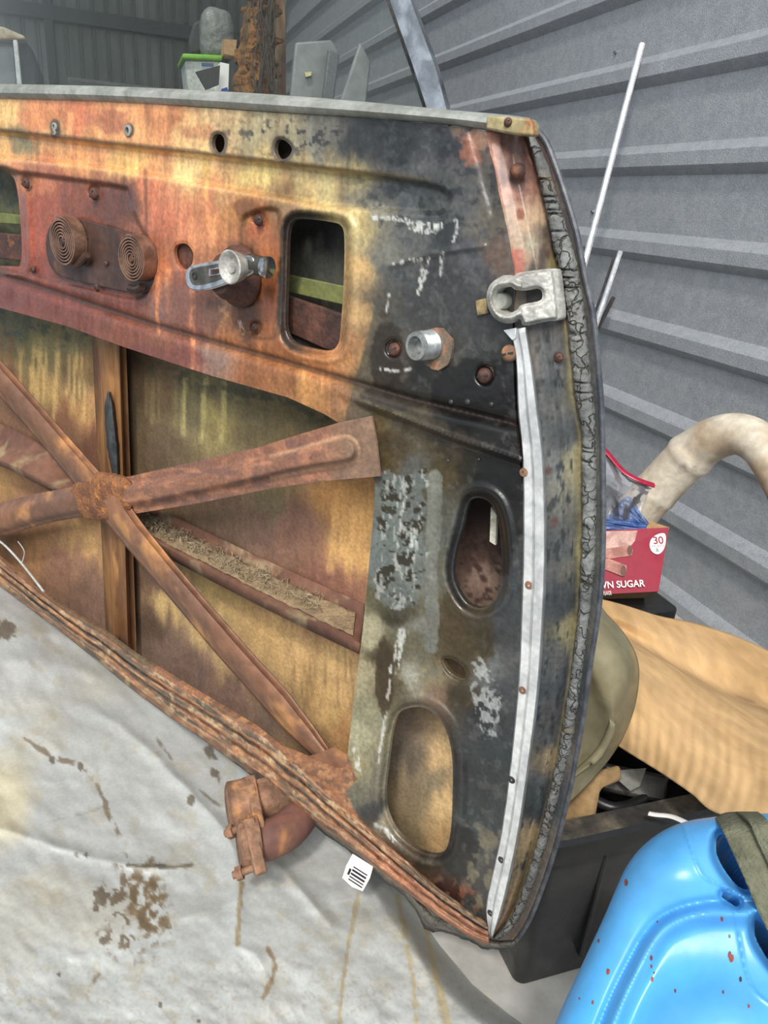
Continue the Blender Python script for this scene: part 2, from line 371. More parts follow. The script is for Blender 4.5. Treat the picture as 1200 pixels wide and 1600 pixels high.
# ================================================================ CAR DOOR
root_loc = Pd(np.array([764.]), np.array([1467.]), np.array([-.02]))[0]
DOOR = thing('car_door', root_loc.tolist(), 'rusty old car door stripped of its trim, standing upright on the tarp', 'car door')

C1 = ([-200, 0, 300, 600, 680, 1200], [180, 203, 237, 272, 284, 350])          # upper crease
C2 = ([-200, 0, 240, 440, 640, 812, 1200], [370, 428, 507, 563, 622, 664, 760])  # lower crease
C3 = ([480, 590, 700, 812, 1200], [600, 640, 684, 722, 860])
GRV = cr([(-60, 200), (0, 204), (150, 222), (300, 239), (450, 256), (600, 275), (670, 286), (698, 296), (707, 314), (696, 332), (670, 336), (600, 331), (520, 325), (450, 313), (300, 287), (150, 262), (0, 247), (-60, 240)], 4, True)
PADA = cr([(-60, 262), (0, 264), (28, 266), (60, 270), (185, 288), (205, 300), (212, 330), (232, 372), (240, 410), (236, 452), (215, 470), (150, 458), (60, 436), (-60, 398)], 4, True)
PADB = cr([(375, 345), (390, 330), (420, 322), (440, 335), (443, 400), (440, 500), (432, 530), (405, 533), (372, 520), (363, 500), (364, 460), (350, 440), (352, 410), (372, 390)], 4, True)
OPEN = np.array([(-80, 455), (0, 481), (103, 509), (196, 543), (330, 587), (450, 621), (505, 646), (535, 664), (560, 690), (580, 730), (586, 760), (584, 800), (575, 900), (565, 1000), (552, 1100), (544, 1170), (541, 1200), (520, 1200), (469, 1180), (436, 1167), (398, 1136), (328, 1094), (211, 1023), (164, 988), (94, 946), (0, 872), (-80, 810)], float)
RECT = cr([(458, 345), (475, 342), (518, 347), (533, 353), (538, 372), (537, 440), (532, 515), (528, 538), (514, 548), (480, 543), (459, 535), (449, 522), (446, 500), (448, 430), (450, 365)], 4, True)
LHOLE = cr([(-60, 262), (-10, 268), (14, 272), (24, 284), (30, 320), (34, 380), (32, 410), (20, 416), (-60, 395)], 3, True)
KU = cr([(735, 782), (750, 778), (766, 786), (776, 806), (782, 840), (784, 890), (780, 925), (768, 943), (750, 950), (730, 942), (715, 920), (708, 895), (712, 860), (722, 825), (728, 798)], 4, True)
KL = cr([(640, 1106), (664, 1106), (685, 1122), (700, 1150), (707, 1190), (707, 1250), (704, 1300), (696, 1328), (678, 1336), (650, 1326), (620, 1300), (604, 1268), (601, 1235), (606, 1190), (612, 1145), (622, 1116)], 4, True)
SH = cr([(693, 1032), (704, 1029), (722, 1040), (729, 1054), (722, 1060), (703, 1050)], 3, True)
RH = cr([(283, 380), (294, 383), (302, 396), (300, 413), (290, 421), (278, 414), (272, 398), (274, 385)], 3, True)
H1 = cr([(341, 209), (348, 213), (351, 223), (348, 235), (341, 239), (334, 234), (331, 223), (334, 212)], 3, True)
H2 = cr([(433, 219), (444, 219), (456, 231), (452, 243), (442, 249), (433, 245), (429, 232)], 3, True)
RIDGE = [(735, 200), (759, 206), (768, 245), (780, 300), (793, 360), (802, 410), (806, 450), (800, 520), (803, 600), (808, 690), (817, 760), (818, 860), (815, 970), (811, 1062), (800, 1180), (785, 1295), (768, 1371), (760, 1417), (763, 1459)]
OUTL = np.array([(-80, 149), (0, 153), (200, 160), (430, 176), (600, 186), (657, 192), (700, 197), (735, 199)]+RIDGE[1:]+[(755, 1444), (680, 1396), (600, 1330), (538, 1268), (436, 1185), (328, 1110), (211, 1038), (94, 958), (0, 885), (-80, 822)], float)
CUTS = [OPEN, RECT, LHOLE, KU, KL, SH, RH, H1, H2]
def panel_h(X, Y):
    h = np.zeros_like(X)
    h += -.008*sst(-3, 9, sdpoly(X, Y, GRV)[0])
    h += -.005*sst(-2, 8, sdpoly(X, Y, PADA)[0]) + -.004*sst(-2, 9, sdpoly(X, Y, PADB)[0])
    d = Y-np.interp(X, *C2); h += -.0028*np.exp(-(d/6.)**2)+.007*sst(0, 20, d)
    d3 = Y-np.interp(X, *C3); fade = sst(520, 600, X); h += fade*(-.007*sst(-4, 8, d3)+.003*np.exp(-((d3+4)/4.)**2))
    for p, wd, a in ((RECT, 11, .007), (KU, 12, .007), (KL, 10, .006), (LHOLE, 8, .005)):
        s = -sdpoly(X, Y, p)[0]; h += -a*(1-sst(0, wd, s))+.0025*np.exp(-((s-wd-5)/5.)**2)
    for p in (H1, H2, RH):
        s = -sdpoly(X, Y, p)[0]; h += -.0015*(1-sst(0, 5, s))
    s = -sdpoly(X, Y, SH)[0]; h += -.004*(1-sst(0, 7, s))
    for bx, by, r in ((615, 545, 16), (758, 586, 18), (42, 286, 12), (148, 300, 12), (405, 342, 13), (400, 512, 11)):
        d = np.hypot(X-bx, (Y-by)*.85); h += -.004*(1-sst(r*.5, r, d))
    # raised pad across the lock area, long ribs
    d, t = dline(X, Y, [(612, 414), (660, 400), (700, 392), (755, 384)]); h += .002*np.exp(-(d/5.)**2)
    d, t = dline(X, Y, [(683, 738), (681, 800), (678, 900)]); h += -.002*np.exp(-(d/7.)**2)
    d, t = dline(X, Y, [(372, 480), (370, 500), (376, 518)]); h += .003*np.exp(-(d/4.)**2)
    d, t = dline(X, Y, [(737, 205), (752, 260), (772, 330)]); h += -.002*np.exp(-(d/8.)**2)
    h += .0007*fbm(X/40, Y/40, 5)
    return h

PANELC = [(0,175,225,175,98),(0,235,210,158,78),(60,185,200,118,58),(90,215,205,148,80),(120,180,192,104,54),(150,210,206,136,70),(200,195,214,146,80),(260,190,188,118,62),(300,215,220,172,104),(350,190,184,152,104),(400,205,156,142,106),(450,200,146,134,102),(500,210,104,102,92),(560,215,40,42,46),(620,225,34,38,50),(700,225,42,46,58),(640,200,44,46,54),(720,215,120,88,70),
(30,222,116,104,70),(0,262,196,110,54),(100,250,206,136,66),(200,258,216,166,84),(300,262,216,176,108),(400,278,206,176,100),(500,290,182,160,104),(560,275,150,136,90),(600,305,74,74,70),(640,310,66,72,82),(690,315,60,64,62),(560,305,120,112,90),
(10,255,190,118,66),(80,275,172,92,50),(60,330,146,62,26),(100,310,136,66,38),(150,330,124,58,40),(195,310,106,60,46),(230,300,190,104,58),(250,340,190,104,62),(290,350,194,112,66),(330,350,206,130,68),(330,310,196,118,66),(370,335,160,104,44),(350,310,176,124,72),(400,350,152,76,30),(430,400,160,86,28),(430,470,150,76,26),
(15,440,122,56,36),(60,440,126,52,28),(60,380,150,60,26),(130,450,104,46,30),(130,390,78,52,48),(200,410,84,54,46),(200,470,110,52,36),(250,430,180,100,56),(250,480,120,80,66),(300,470,110,66,52),(300,440,120,60,44),(345,480,206,150,84),(330,440,196,120,66),(300,520,126,72,56),(360,520,160,96,44),(385,490,84,50,28),(410,530,142,80,28),(380,400,104,60,36),
(440,330,128,96,58),(500,330,180,150,86),(560,350,186,164,104),(555,420,186,150,90),(560,490,172,134,82),(540,560,172,116,62),(500,570,168,104,46),(440,550,146,86,34),(590,480,66,64,56),(600,400,104,102,92),(620,430,58,60,62),(640,360,84,84,82),(590,330,120,116,100),(700,365,38,42,52),(720,320,70,70,72),(690,430,46,46,48),(740,410,58,60,70),(740,350,88,84,76),(765,340,84,78,66),(775,400,92,74,62),(780,470,50,50,52),(560,560,150,108,62),(575,600,80,66,44),
(620,500,58,60,62),(640,470,54,54,54),(700,480,52,52,52),(600,560,46,38,26),(620,590,58,52,40),(650,600,40,38,34),(700,620,26,22,18),(740,640,16,14,12),(790,640,16,14,14),(780,560,40,40,38),(750,520,52,52,52),
(0,455,112,48,32),(100,480,108,48,34),(200,520,118,60,38),(260,540,120,66,44),(330,560,142,112,98),(300,560,134,70,50),(400,585,142,84,40),(450,600,136,84,40),(480,605,176,118,54),(540,625,146,100,60),(600,645,96,80,50),(640,650,64,56,38),(700,690,46,38,24),(780,700,22,20,18),
(620,700,66,54,34),(605,725,78,64,38),(640,735,78,78,72),(600,780,96,100,96),(640,800,60,58,44),(630,850,92,98,94),(660,770,74,70,54),(690,740,66,54,28),(735,740,30,26,16),(790,760,14,13,12),(690,830,84,84,76),(688,900,92,88,70),(700,960,66,50,24),(690,1000,78,62,34),(650,900,104,104,90),(600,870,98,104,104),(620,950,54,50,34),(600,930,84,80,56),(585,990,150,142,112),(575,1050,146,136,104),(640,1010,92,88,66),(655,980,110,108,96),(600,1030,60,48,26),(610,1080,70,58,34),(640,1060,150,148,132),(670,1060,118,106,76),(585,1110,134,128,100),(560,1150,150,142,112),(680,1090,116,90,70),(715,1090,52,42,24),(720,1000,70,56,28),(745,990,28,26,22),(755,900,34,34,34),(790,900,52,54,58),(780,970,58,60,66),(765,1050,92,94,94),(790,1080,58,62,70),(750,1120,36,38,42),(775,1170,44,50,62),(740,1220,42,44,48),(735,1290,44,50,60),(740,1350,72,70,66),(720,1320,48,48,50),(700,1385,48,24,16),(660,1350,52,42,28),(700,1350,42,38,30),(560,1240,104,100,82),(590,1210,110,106,90),(600,1290,136,124,102),(560,1200,136,126,90),(580,1270,50,52,54),(640,1330,74,60,44),(750,1400,54,52,50)]
def idw(X, Y, pts, p=3.2, asp=1.0):
    A = np.array(pts, float); num = np.zeros(X.shape+(3,)); den = np.zeros(X.shape)
    for (a, b, r, g, bl) in A:
        d2 = (X-a)**2+((Y-b)*asp)**2+60.; wt_ = d2**(-p/2*1.15); num += wt_[..., None]*np.array([r, g, bl]); den += wt_
    return num/den[..., None]
def lay(C, mask, col): return C*(1-mask[..., None])+np.array(col, float)*mask[..., None]
def strk(X, Y, pts, wd, col, C, nz=.5, soft=1.5, seed=1, ns=9.):
    d, t = dline(X, Y, pts); d = d+wd*nz*fbm(X/ns, Y/ns, seed); taper = 1; return lay(C, 1-sst(wd-soft, wd+soft, d), col)
def blob(X, Y, cx, cy, rx, ry, col, C, a=1., nz=.35, seed=2, soft=.12, ns=14.):
    d = np.hypot((X-cx)/rx, (Y-cy)/ry)+nz*fbm(X/ns, Y/ns, seed+cx*.01); return lay(C, a*(1-sst(1-soft, 1+soft, d)), col)
def unblue(C): C = C.copy(); ex_ = np.clip(C[..., 2]-C[..., 0], 0, None)*.6; C[..., 2] -= ex_; return C
def panel_c(X, Y):
    wx = X+13*fbm(X/26, Y/34, 1)+5*fbm(X/8, Y/10, 9); wy = Y+20*fbm(X/22, Y/44, 2)+7*fbm(X/6, Y/14, 8)
    C = idw(wx, wy, PANELC)
    st = fbm(X/5, Y/70, 4); left = 1-sst(520, 600, X)
    C = C*(1+((.13*left+.05)*st)[..., None])
    br = fbm(X/12, Y/60, 11); C = C*(1+left[..., None]*.16*br[..., None]*np.array([.6, 1., 1.2]))
    for (a, b, c, d_, e, col) in ((262, 420, 500, 5, 1, (226, 140, 72)), (247, 430, 530, 4, 2, (206, 120, 60)), (301, 440, 600, 5, 3, (214, 130, 68)), (325, 470, 540, 9, 4, (206, 158, 92)), (342, 460, 520, 7, 5, (206, 150, 84)), (228, 265, 470, 3, 6, (120, 70, 44)), (110, 175, 250, 5, 7, (226, 150, 80)), (155, 190, 240, 5, 8, (222, 166, 100)), (322, 250, 320, 4, 9, (206, 160, 70)), (300, 340, 430, 7, 10, (212, 132, 72))):
        cx_ = a+3*fbm(Y/30, Y*0+a, e); wd = d_*(1-.5*sst(b, c, Y)); mk_ = (1-sst(wd-1.5, wd+1.5, np.abs(X-cx_)))*sst(b-6, b+4, Y)*(1-sst(c-14, c, Y)); C = lay(C, .8*mk_, col)
    for (a, b, rx, ry, col, al, sd_) in ((322, 492, 26, 44, (104, 62, 50), .8, 5), (272, 470, 22, 40, (116, 74, 62), .7, 6), (385, 500, 18, 34, (74, 42, 26), .8, 7), (150, 430, 70, 26, (92, 42, 30), .6, 8), (180, 325, 36, 30, (88, 50, 40), .7, 9), (120, 320, 16, 44, (112, 52, 30), .6, 10), (385, 322, 18, 16, (108, 64, 28), .7, 11), (250, 560, 60, 22, (96, 48, 40), .5, 12), (20, 455, 60, 24, (96, 40, 32), .6, 13), (310, 205, 26, 12, (150, 84, 48), .5, 14), (170, 188, 30, 18, (150, 78, 50), .6, 15), (60, 265, 46, 12, (150, 84, 52), .5, 16)):
        C = blob(X, Y, a, b, rx, ry, col, C, al, .55, sd_, .3, 12.)
    for p, col in ((PADA, (84, 44, 32)), (PADB, (96, 60, 30))):
        e = sdpoly(X, Y, p)[0]; C = lay(C, .6*np.exp(-((e-4+2*fbm(X/10, Y/10, 70))/4.5)**2), col)
    e = sdpoly(X, Y, GRV)[0]; C = lay(C, .35*np.exp(-((e+2)/4.)**2)*(1-sst(520, 600, X))*(Y > np.interp(X, *C1)+18), (236, 178, 110))  # pale highlight painted along the groove's lower ridge
    # dark stains and soot
    sp_ = sst(.16, .34, fbm(X/9, Y/9, 21)); band = np.exp(-((X-470)/110)**2)*np.exp(-((Y-212)/28.)**2); C = lay(C, np.clip(sp_*band*1.2, 0, .85), (44, 44, 44))
    sp_ = sst(.1, .3, fbm(X/16, Y/16, 23)); band = sst(520, 600, X)*(1-sst(340, 400, Y)); C = lay(C, .5*sp_*band, (20, 24, 36))
    sp_ = sst(.18, .3, fbm(X/11, Y/13, 24)); C = lay(C, .35*sp_*sst(560, 640, X), (96, 96, 92))
    # left edge of the oily area around the lock: a straight tide line
    s = X-(557+(587-557)*(587-Y)/110.); m_ = sst(-2, 2, s)*(1-sst(24, 60, s))*sst(455, 480, Y)*(1-sst(640, 690, Y)); C = lay(C, .7*m_, (72, 68, 56))
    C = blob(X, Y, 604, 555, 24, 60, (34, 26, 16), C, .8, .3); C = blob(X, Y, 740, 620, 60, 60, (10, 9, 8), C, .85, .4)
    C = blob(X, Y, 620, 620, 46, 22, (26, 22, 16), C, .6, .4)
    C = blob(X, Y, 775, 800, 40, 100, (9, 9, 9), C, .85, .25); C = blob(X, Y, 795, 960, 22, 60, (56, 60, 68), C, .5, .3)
    C = blob(X, Y, 725, 990, 46, 75, (62, 50, 26), C, .6, .3); C = blob(X, Y, 718, 1330, 30, 45, (16, 15, 14), C, .6, .35)
    C = blob(X, Y, 600, 1060, 14, 62, (54, 40, 18), C, .9, .25)
    C = strk(X, Y, [(680, 745), (678, 820), (672, 900), (676, 960), (672, 1010)], 11, (108, 108, 98), C, .3)  # vertical highlight beside the shallow groove, painted as a pale stroke
    # grey mottled island
    d = sdpoly(X, Y, [(592, 740), (664, 735), (664, 900), (650, 940), (610, 955), (588, 930)])[0]+14*fbm(X/16, Y/16, 30); m_ = sst(-2, 3, d)
    C = lay(C, .8*m_, (100, 106, 104)); hol = sst(.1, .16, fbm(X/13, Y/10, 33)); C = lay(C, m_*hol*.95, (44, 40, 28))
    hl = sst(.2, .26, fbm(X/5, Y/16, 36)); C = lay(C, m_*hl*.7, (170, 172, 164))
    # scraped white paint
    wc = (196, 197, 190)
    for pts, wd in (([(585, 340), (625, 342), (660, 352), (688, 352)], 5), ([(640, 352), (665, 362), (680, 358)], 6), ([(614, 413), (640, 408), (668, 404)], 4), ([(664, 410), (662, 430), (655, 456)], 6), ([(712, 345), (713, 365), (706, 378)], 3), ([(631, 778), (627, 820), (620, 848)], 3.2), ([(645, 830), (646, 850)], 6), ([(630, 985), (622, 1020), (613, 1050)], 7), ([(612, 1060), (604, 1100), (597, 1150), (590, 1190)], 3), ([(590, 1290), (604, 1300), (622, 1322)], 5), ([(592, 575), (620, 580), (640, 577)], 3.5), ([(690, 395), (688, 430)], 3), ([(608, 460), (604, 490)], 2), ([(555, 1165), (560, 1200)], 5)):
        d_, t_q = dline(X, Y, pts); d_ = d_+wd*.9*fbm(X/5, Y/9, 41)+1.2*fbm(X/2.6, Y/7, 42); C = lay(C, .85*(1-sst(wd*.75-1.5, wd*.75+1.5, d_))*sst(-.25, .1, fbm(X/3.2, Y/12, 47)), wc)
    d = sdpoly(X, Y, [(738, 1035), (752, 1025), (776, 1060), (786, 1100), (770, 1155), (752, 1150), (738, 1090)])[0]+10*fbm(X/9, Y/12, 43); m_ = sst(-1, 2, d)*sst(-.12, .02, fbm(X/6, Y/8, 44)); C = lay(C, .85*m_, (150, 152, 150))
    m_ = sst(.1, .3, fbm(X/14, Y/16, 45))*sst(1270, 1300, Y)*sst(715, 735, X); C = lay(C, .6*m_, (124, 114, 84))
    m_ = sst(.22, .3, fbm(X/12, Y/12, 46))*sst(1360, 1390, Y)*(1-sst(735, 755, X)); C = lay(C, .8*m_, (116, 66, 44))
    C = blob(X, Y, 737, 232, 16, 26, (132, 74, 50), C, .8, .6, ns=7); C = blob(X, Y, 752, 215, 18, 20, (166, 124, 96), C, .6, .5)
    e = sdpoly(X, Y, [(280, 1040), (400, 1120), (470, 1170), (544, 1180), (558, 1216), (541, 1238), (560, 1276), (600, 1322), (640, 1400), (400, 1240), (200, 1040)])[0]+2*fbm(X/6, Y/6, 80)
    rc = lay(np.ones(X.shape+(3,))*np.array([148, 98, 66.]), sst(0, .3, fbm(X/14, Y/10, 81)), (118, 84, 62)); rc = lay(rc, .8*sst(.1, .3, fbm(X/8, Y/7, 82)), (178, 126, 80)); mm = sst(-1, 2, e)[..., None]; C = C*(1-mm)+rc*mm
    # darker lines along the creases and around the hole rims
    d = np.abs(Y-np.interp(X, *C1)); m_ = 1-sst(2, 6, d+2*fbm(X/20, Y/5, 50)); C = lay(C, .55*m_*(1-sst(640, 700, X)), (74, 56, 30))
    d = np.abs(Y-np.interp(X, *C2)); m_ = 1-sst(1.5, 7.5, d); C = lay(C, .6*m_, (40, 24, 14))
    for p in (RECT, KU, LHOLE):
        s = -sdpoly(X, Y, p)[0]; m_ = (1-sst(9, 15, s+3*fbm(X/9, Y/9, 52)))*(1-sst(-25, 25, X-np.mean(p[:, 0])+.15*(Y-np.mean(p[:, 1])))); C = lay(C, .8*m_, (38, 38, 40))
    for p in (H1, H2): s = -sdpoly(X, Y, p)[0]; C = lay(C, .7*(1-sst(3, 7, s)), (54, 48, 44))
    for a, b in ((86, 197), (87, 206), (202, 204)): d = np.hypot((X-a)/10, (Y-b)/14); C = lay(C, .9*(1-sst(.6, 1., d)), (70, 56, 48))
    return srgb(np.clip(unblue(C), 5, 250))
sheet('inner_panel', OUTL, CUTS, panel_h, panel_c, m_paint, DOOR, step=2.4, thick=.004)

# outer skin seen from inside; its colour points include the shade of the hollow
SKC = [(30,515,92,92,66),(60,560,120,108,70),(20,600,140,104,60),(70,610,168,134,74),(110,590,120,96,60),(100,660,134,88,56),(130,640,184,134,72),(20,650,116,78,50),(60,680,124,84,56),(130,560,140,104,56),(60,540,130,118,72),(120,540,120,110,72),(0,740,176,130,66),(60,760,150,104,66),(50,850,176,126,72),(100,880,146,102,76),(140,930,124,90,70),(130,840,196,146,82),(20,860,160,112,68),(150,700,110,66,40),
(215,570,84,60,34),(220,640,84,66,42),(260,600,110,84,50),(300,610,112,100,64),(340,610,124,110,70),(300,660,116,104,70),(335,660,156,138,76),(400,640,112,98,62),(450,690,120,102,62),(260,690,100,82,56),(480,660,110,96,60),(230,710,92,72,46),(400,700,116,100,64),(500,650,110,90,50),
(350,790,110,86,66),(400,820,120,88,70),(450,850,124,86,66),(520,790,190,130,56),(560,800,206,146,66),(548,860,200,148,76),(500,900,124,78,60),(480,820,132,92,70),(530,930,140,90,66),(420,780,110,96,66),
(235,900,100,72,54),(235,980,90,66,50),(265,930,196,160,92),(330,980,200,164,98),(400,1000,194,154,90),(330,930,170,140,80),(450,1040,196,156,94),(500,1060,184,146,84),(540,1080,196,152,88),(300,1050,112,84,72),(360,1085,118,88,74),(260,1010,120,92,76),(420,1120,122,96,78),(380,1040,196,160,96),(480,1160,142,110,74),(520,1110,190,150,84),(540,1150,176,128,70),
(620,1130,106,88,70),(640,1180,104,92,76),(650,1250,130,112,82),(695,1180,210,170,112),(695,1260,216,176,114),(690,1310,190,150,92),(640,1310,108,92,62),(670,1220,134,118,88),
(490,360,36,36,34),(500,400,88,88,82),(520,440,96,96,84),(480,420,80,80,74),(460,520,30,26,24),(740,800,40,24,18),(750,860,76,52,42),(755,900,130,104,92),(740,930,110,84,70),(770,920,120,96,80),(10,290,80,78,60),(10,340,110,112,74),(10,380,96,90,64)]
SKO = np.array([(-80, 210), (800, 240), (830, 204), (860, 230), (876, 295), (898, 362), (912, 430), (926, 497), (934, 582), (938, 660), (940, 823), (936, 933), (921, 1036), (910, 1117), (896, 1190), (888, 1233), (865, 1325), (842, 1394), (824, 1440), (800, 1470), (750, 1432), (680, 1388), (600, 1325), (538, 1265), (436, 1185), (328, 1106), (211, 1032), (94, 956), (0, 880), (-80, 822)], float)
def skin_h(X, Y):
    s = sdpoly(X, Y, SKO[2:-9])[0]; e = np.interp(Y, [204, 430, 660, 823, 1036, 1233, 1394, 1470], [840, 914, 940, 942, 923, 891, 845, 800])-X
    return -.062+.030*(1-sst(0, 130, e))+.0012*fbm(X/60, Y/60, 7)
def skin_c(X, Y):
    wx = X+8*fbm(X/24, Y/40, 1); wy = Y+26*fbm(X/9, Y/70, 2); C = idw(wx, wy, SKC)
    C = C*(1+.08*fbm(X/5, Y/90, 4)[..., None])
    def streaks(x0, x1, y0, y1, col, per, a=.85, sk=0):
        nonlocal C
        xx = X+sk*(Y-y0)+1.5*fbm(Y/30, X*0, 5); i = np.floor(xx/per); r = _T[(i.astype(int)*7) & 255, 11]; r2 = _T[(i.astype(int)*13) & 255, 40]
        ph = xx/per-i; wd = .22+.2*r; m_ = (1-sst(wd-.1, wd+.1, np.abs(ph-.5)))*(r2 > .28); yb = y0+(y1-y0)*(.55+.45*r)
        C = lay(C, a*m_*sst(x0-3, x0+3, X)*(1-sst(x1-3, x1+3, X))*sst(y0-14, y0+14, Y+10*r)*(1-sst(yb-10, yb+6, Y)), col)
    streaks(28, 135, 548, 680, (206, 168, 92), 9.5, .75, .06); streaks(0, 30, 520, 640, (120, 74, 44), 6, .6)
    streaks(284, 372, 596, 705, (190, 172, 100), 10.5, .8, .05); streaks(225, 300, 590, 680, (150, 130, 76), 9, .4)
    streaks(500, 580, 790, 905, (214, 160, 80), 14, .6, .08); streaks(455, 560, 1040, 1130, (140, 106, 66), 8, .6, .1); streaks(500, 560, 1010, 1140, (214, 176, 106), 11, .4)
    m_ = sst(.12, .2, fbm(X/12, Y/9, 60)); C = lay(C, .6*m_*(1-sst(520, 560, Y))*(X < 140), (60, 74, 70))
    m_ = sst(-.02, .1, fbm(X/14, Y/8, 61)); C = lay(C, .55*m_*np.exp(-((Y-(560+.3*(X-200)))/16.)**2)*(X > 215)*(X < 520), (56, 62, 50))
    # spots seen through the upper oval
    i = fbm(X/7, Y/7, 63); m_ = sst(.16, .26, i)*(X > 690)*(Y < 990)*(Y > 760); C = lay(C, .8*m_, (54, 34, 26))
    return srgb(np.clip(C, 5, 250))
o = sheet('outer_skin', SKO, [], skin_h, skin_c, m_flat, DOOR, step=4., thick=.001); o['label'] = 'outer sheet of the door seen from inside, streaked yellow and brown'

# jamb: the rear edge face of the door, lofted
J0 = [(759, 204), (768, 245), (780, 300), (793, 360), (802, 410), (804, 470), (806, 520), (822, 600), (835, 690), (843, 760), (846, 860), (843, 970), (836, 1070), (826, 1180), (808, 1290), (792, 1371), (775, 1430), (764, 1462)]
J1 = [(822, 206), (836, 250), (852, 322), (866, 389), (880, 440), (886, 500), (893, 565), (901, 632), (908, 662), (910, 750), (909, 845), (905, 941), (894, 1036), (879, 1135), (868, 1195), (856, 1252), (838, 1318), (818, 1379), (797, 1433), (772, 1464)]
J2 = [(833, 209), (852, 250), (876, 322), (899, 403), (911, 464), (918, 531), (924, 600), (931, 662), (932, 801), (928, 897), (917, 999), (906, 1080), (896, 1153), (878, 1225), (856, 1312), (833, 1386), (812, 1436), (790, 1462), (770, 1468)]
J3 = [(838, 203), (856, 226), (881, 295), (901, 362), (914, 430), (928, 497), (936, 582), (941, 660), (943, 823), (938, 933), (923, 1036), (912, 1117), (899, 1190), (891, 1233), (868, 1325), (845, 1394), (826, 1440), (805, 1470), (784, 1482), (764, 1468)]
def lerp(A, B, t, n=50): a = resample(cr(A, 5), n); b = resample(cr(B, 5), n); return a*(1-t)+b*t
N_ = 220
rows = [(J0, J0, 0, .000), (J0, J1, .03, -.001), (J0, J1, .3, -.005), (J0, J1, .5, -.010), (J0, J1, .66, -.011), (J0, J1, .8, -.015), (J1, J1, 0, -.022), (J1, J2, .5, -.024), (J2, J2, 0, -.025), (J2, J3, .7, -.024)]
Gpx = np.stack([resample(lerp(a, b, t), N_) for a, b, t, h in rows], 1); Hh = np.array([r[3] for r in rows])
ms = np.linspace(0, len(rows)-1, 46); idx = np.arange(len(rows))
GX = np.stack([np.interp(ms, idx, Gpx[i, :, 0]) for i in range(N_)]); GY = np.stack([np.interp(ms, idx, Gpx[i, :, 1]) for i in range(N_)]); GH = np.tile(np.interp(ms, idx, Hh), (N_, 1))
JC = [(770,230,190,130,104),(790,225,104,70,58),(800,280,96,66,56),(790,300,190,134,112),(815,300,110,72,58),(800,350,150,126,106),(815,340,160,128,100),(830,345,170,140,106),(830,390,150,140,118),(815,400,150,116,90),(860,360,70,60,52),(850,400,72,56,46),(840,430,60,54,48),(870,420,110,100,60),(850,560,74,76,78),(830,560,92,80,70),(870,600,66,68,70),(890,600,96,90,70),(880,680,60,62,66),(860,720,92,94,92),(900,720,128,120,88),(870,850,66,68,70),(890,860,58,60,66),(900,860,134,124,88),(880,950,48,50,56),(895,980,120,112,80),(870,1040,74,74,72),(885,1060,52,56,68),(860,1150,62,64,66),(870,1180,120,104,78),(850,1250,54,60,74),(825,1260,40,44,58),(838,1310,128,108,76),(820,1350,104,90,64),(800,1400,110,90,62),(780,1440,116,90,66)]  # dark points below the belt rail's end hold its cast shadow as colour
def jamb_c(X, Y, T):
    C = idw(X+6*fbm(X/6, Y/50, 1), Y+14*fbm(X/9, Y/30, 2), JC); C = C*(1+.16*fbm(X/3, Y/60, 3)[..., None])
    C = lay(C, .5*sst(7.3, 8.2, T), (70, 74, 86)); C = lay(C, .7*np.exp(-((T-5.9)/.3)**2)*(Y > 500), (150, 134, 92))
    C = lay(C, .8*sst(.2, .3, fbm(X/8, Y/18, 77))*sst(500, 540, Y)*(T < 5), (34, 36, 40))
    C = blob(X, Y, 808, 420, 12, 34, (150, 66, 40), C, .8, .5); C = blob(X, Y, 812, 335, 8, 9, (120, 64, 40), C, .9, .4)
    for a, b in ((872, 558), (857, 735), (866, 815)): C = blob(X, Y, a, b, 6, 8, (84, 54, 44), C, .9, .2)
    return srgb(np.clip(unblue(C), 5, 250))
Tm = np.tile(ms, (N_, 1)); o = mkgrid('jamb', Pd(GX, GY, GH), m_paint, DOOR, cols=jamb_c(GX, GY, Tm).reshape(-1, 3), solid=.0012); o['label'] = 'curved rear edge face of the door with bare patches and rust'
# outer skin hem: folded edge that shows as a thin dark blue line
a = resample(cr(J3, 5), 160); A = Pd(a[:, 0], a[:, 1], np.full(160, -.024)); mb = MB(); tube(mb, A, .0022, 8)
mb.build('skin_hem', M('dark_blue_paint', (60, 64, 72), (88, 90, 94), rough=.35, scale=60), DOOR)['label'] = 'dark blue folded edge of the outer skin'
# weatherstrip: cracked rubber bulb, torn into lumps
a = resample(lerp(J1, J2, .5), 420); t_ = np.linspace(0, 420, 420)
b = resample(lerp(J1, J2, .0), 420); wpx = np.linalg.norm(b-a, axis=1)
V = []; seg = 12; A = Pd(a[:, 0], a[:, 1], np.full(420, -.020)); B = Pd(b[:, 0], b[:, 1], np.full(420, -.020))
wr = np.linalg.norm(A-B, axis=1)*.92; side = (A-B)/np.linalg.norm(A-B, axis=1)[:, None]
lump = 1+.30*fbm(t_/14, t_*0+3, 4)+.22*fbm(t_/4.1, t_*0+1, 9); cut = np.ones(420)
for k in range(6, 416, 1):
    if _T[(k*3) & 255, 3+(k >> 8)] > .93: cut[k] = .5
lump *= cut
for i in range(420):
    for k in range(seg):
        an = math.pi*2*k/seg; rr = 1+.16*(_T[i//2 & 255, (k*5) & 255]-.5)
        V.append(A[i]+side[i]*wr[i]*math.cos(an)*(.75+.25*lump[i])*rr+DN*.0060*max(math.sin(an), -.4)*lump[i]*rr)
mk('weatherstrip', V, gridfaces(420, seg, True), m_rubber, DOOR, smooth=60)['label'] = 'grey cracked and crumbling rubber seal'
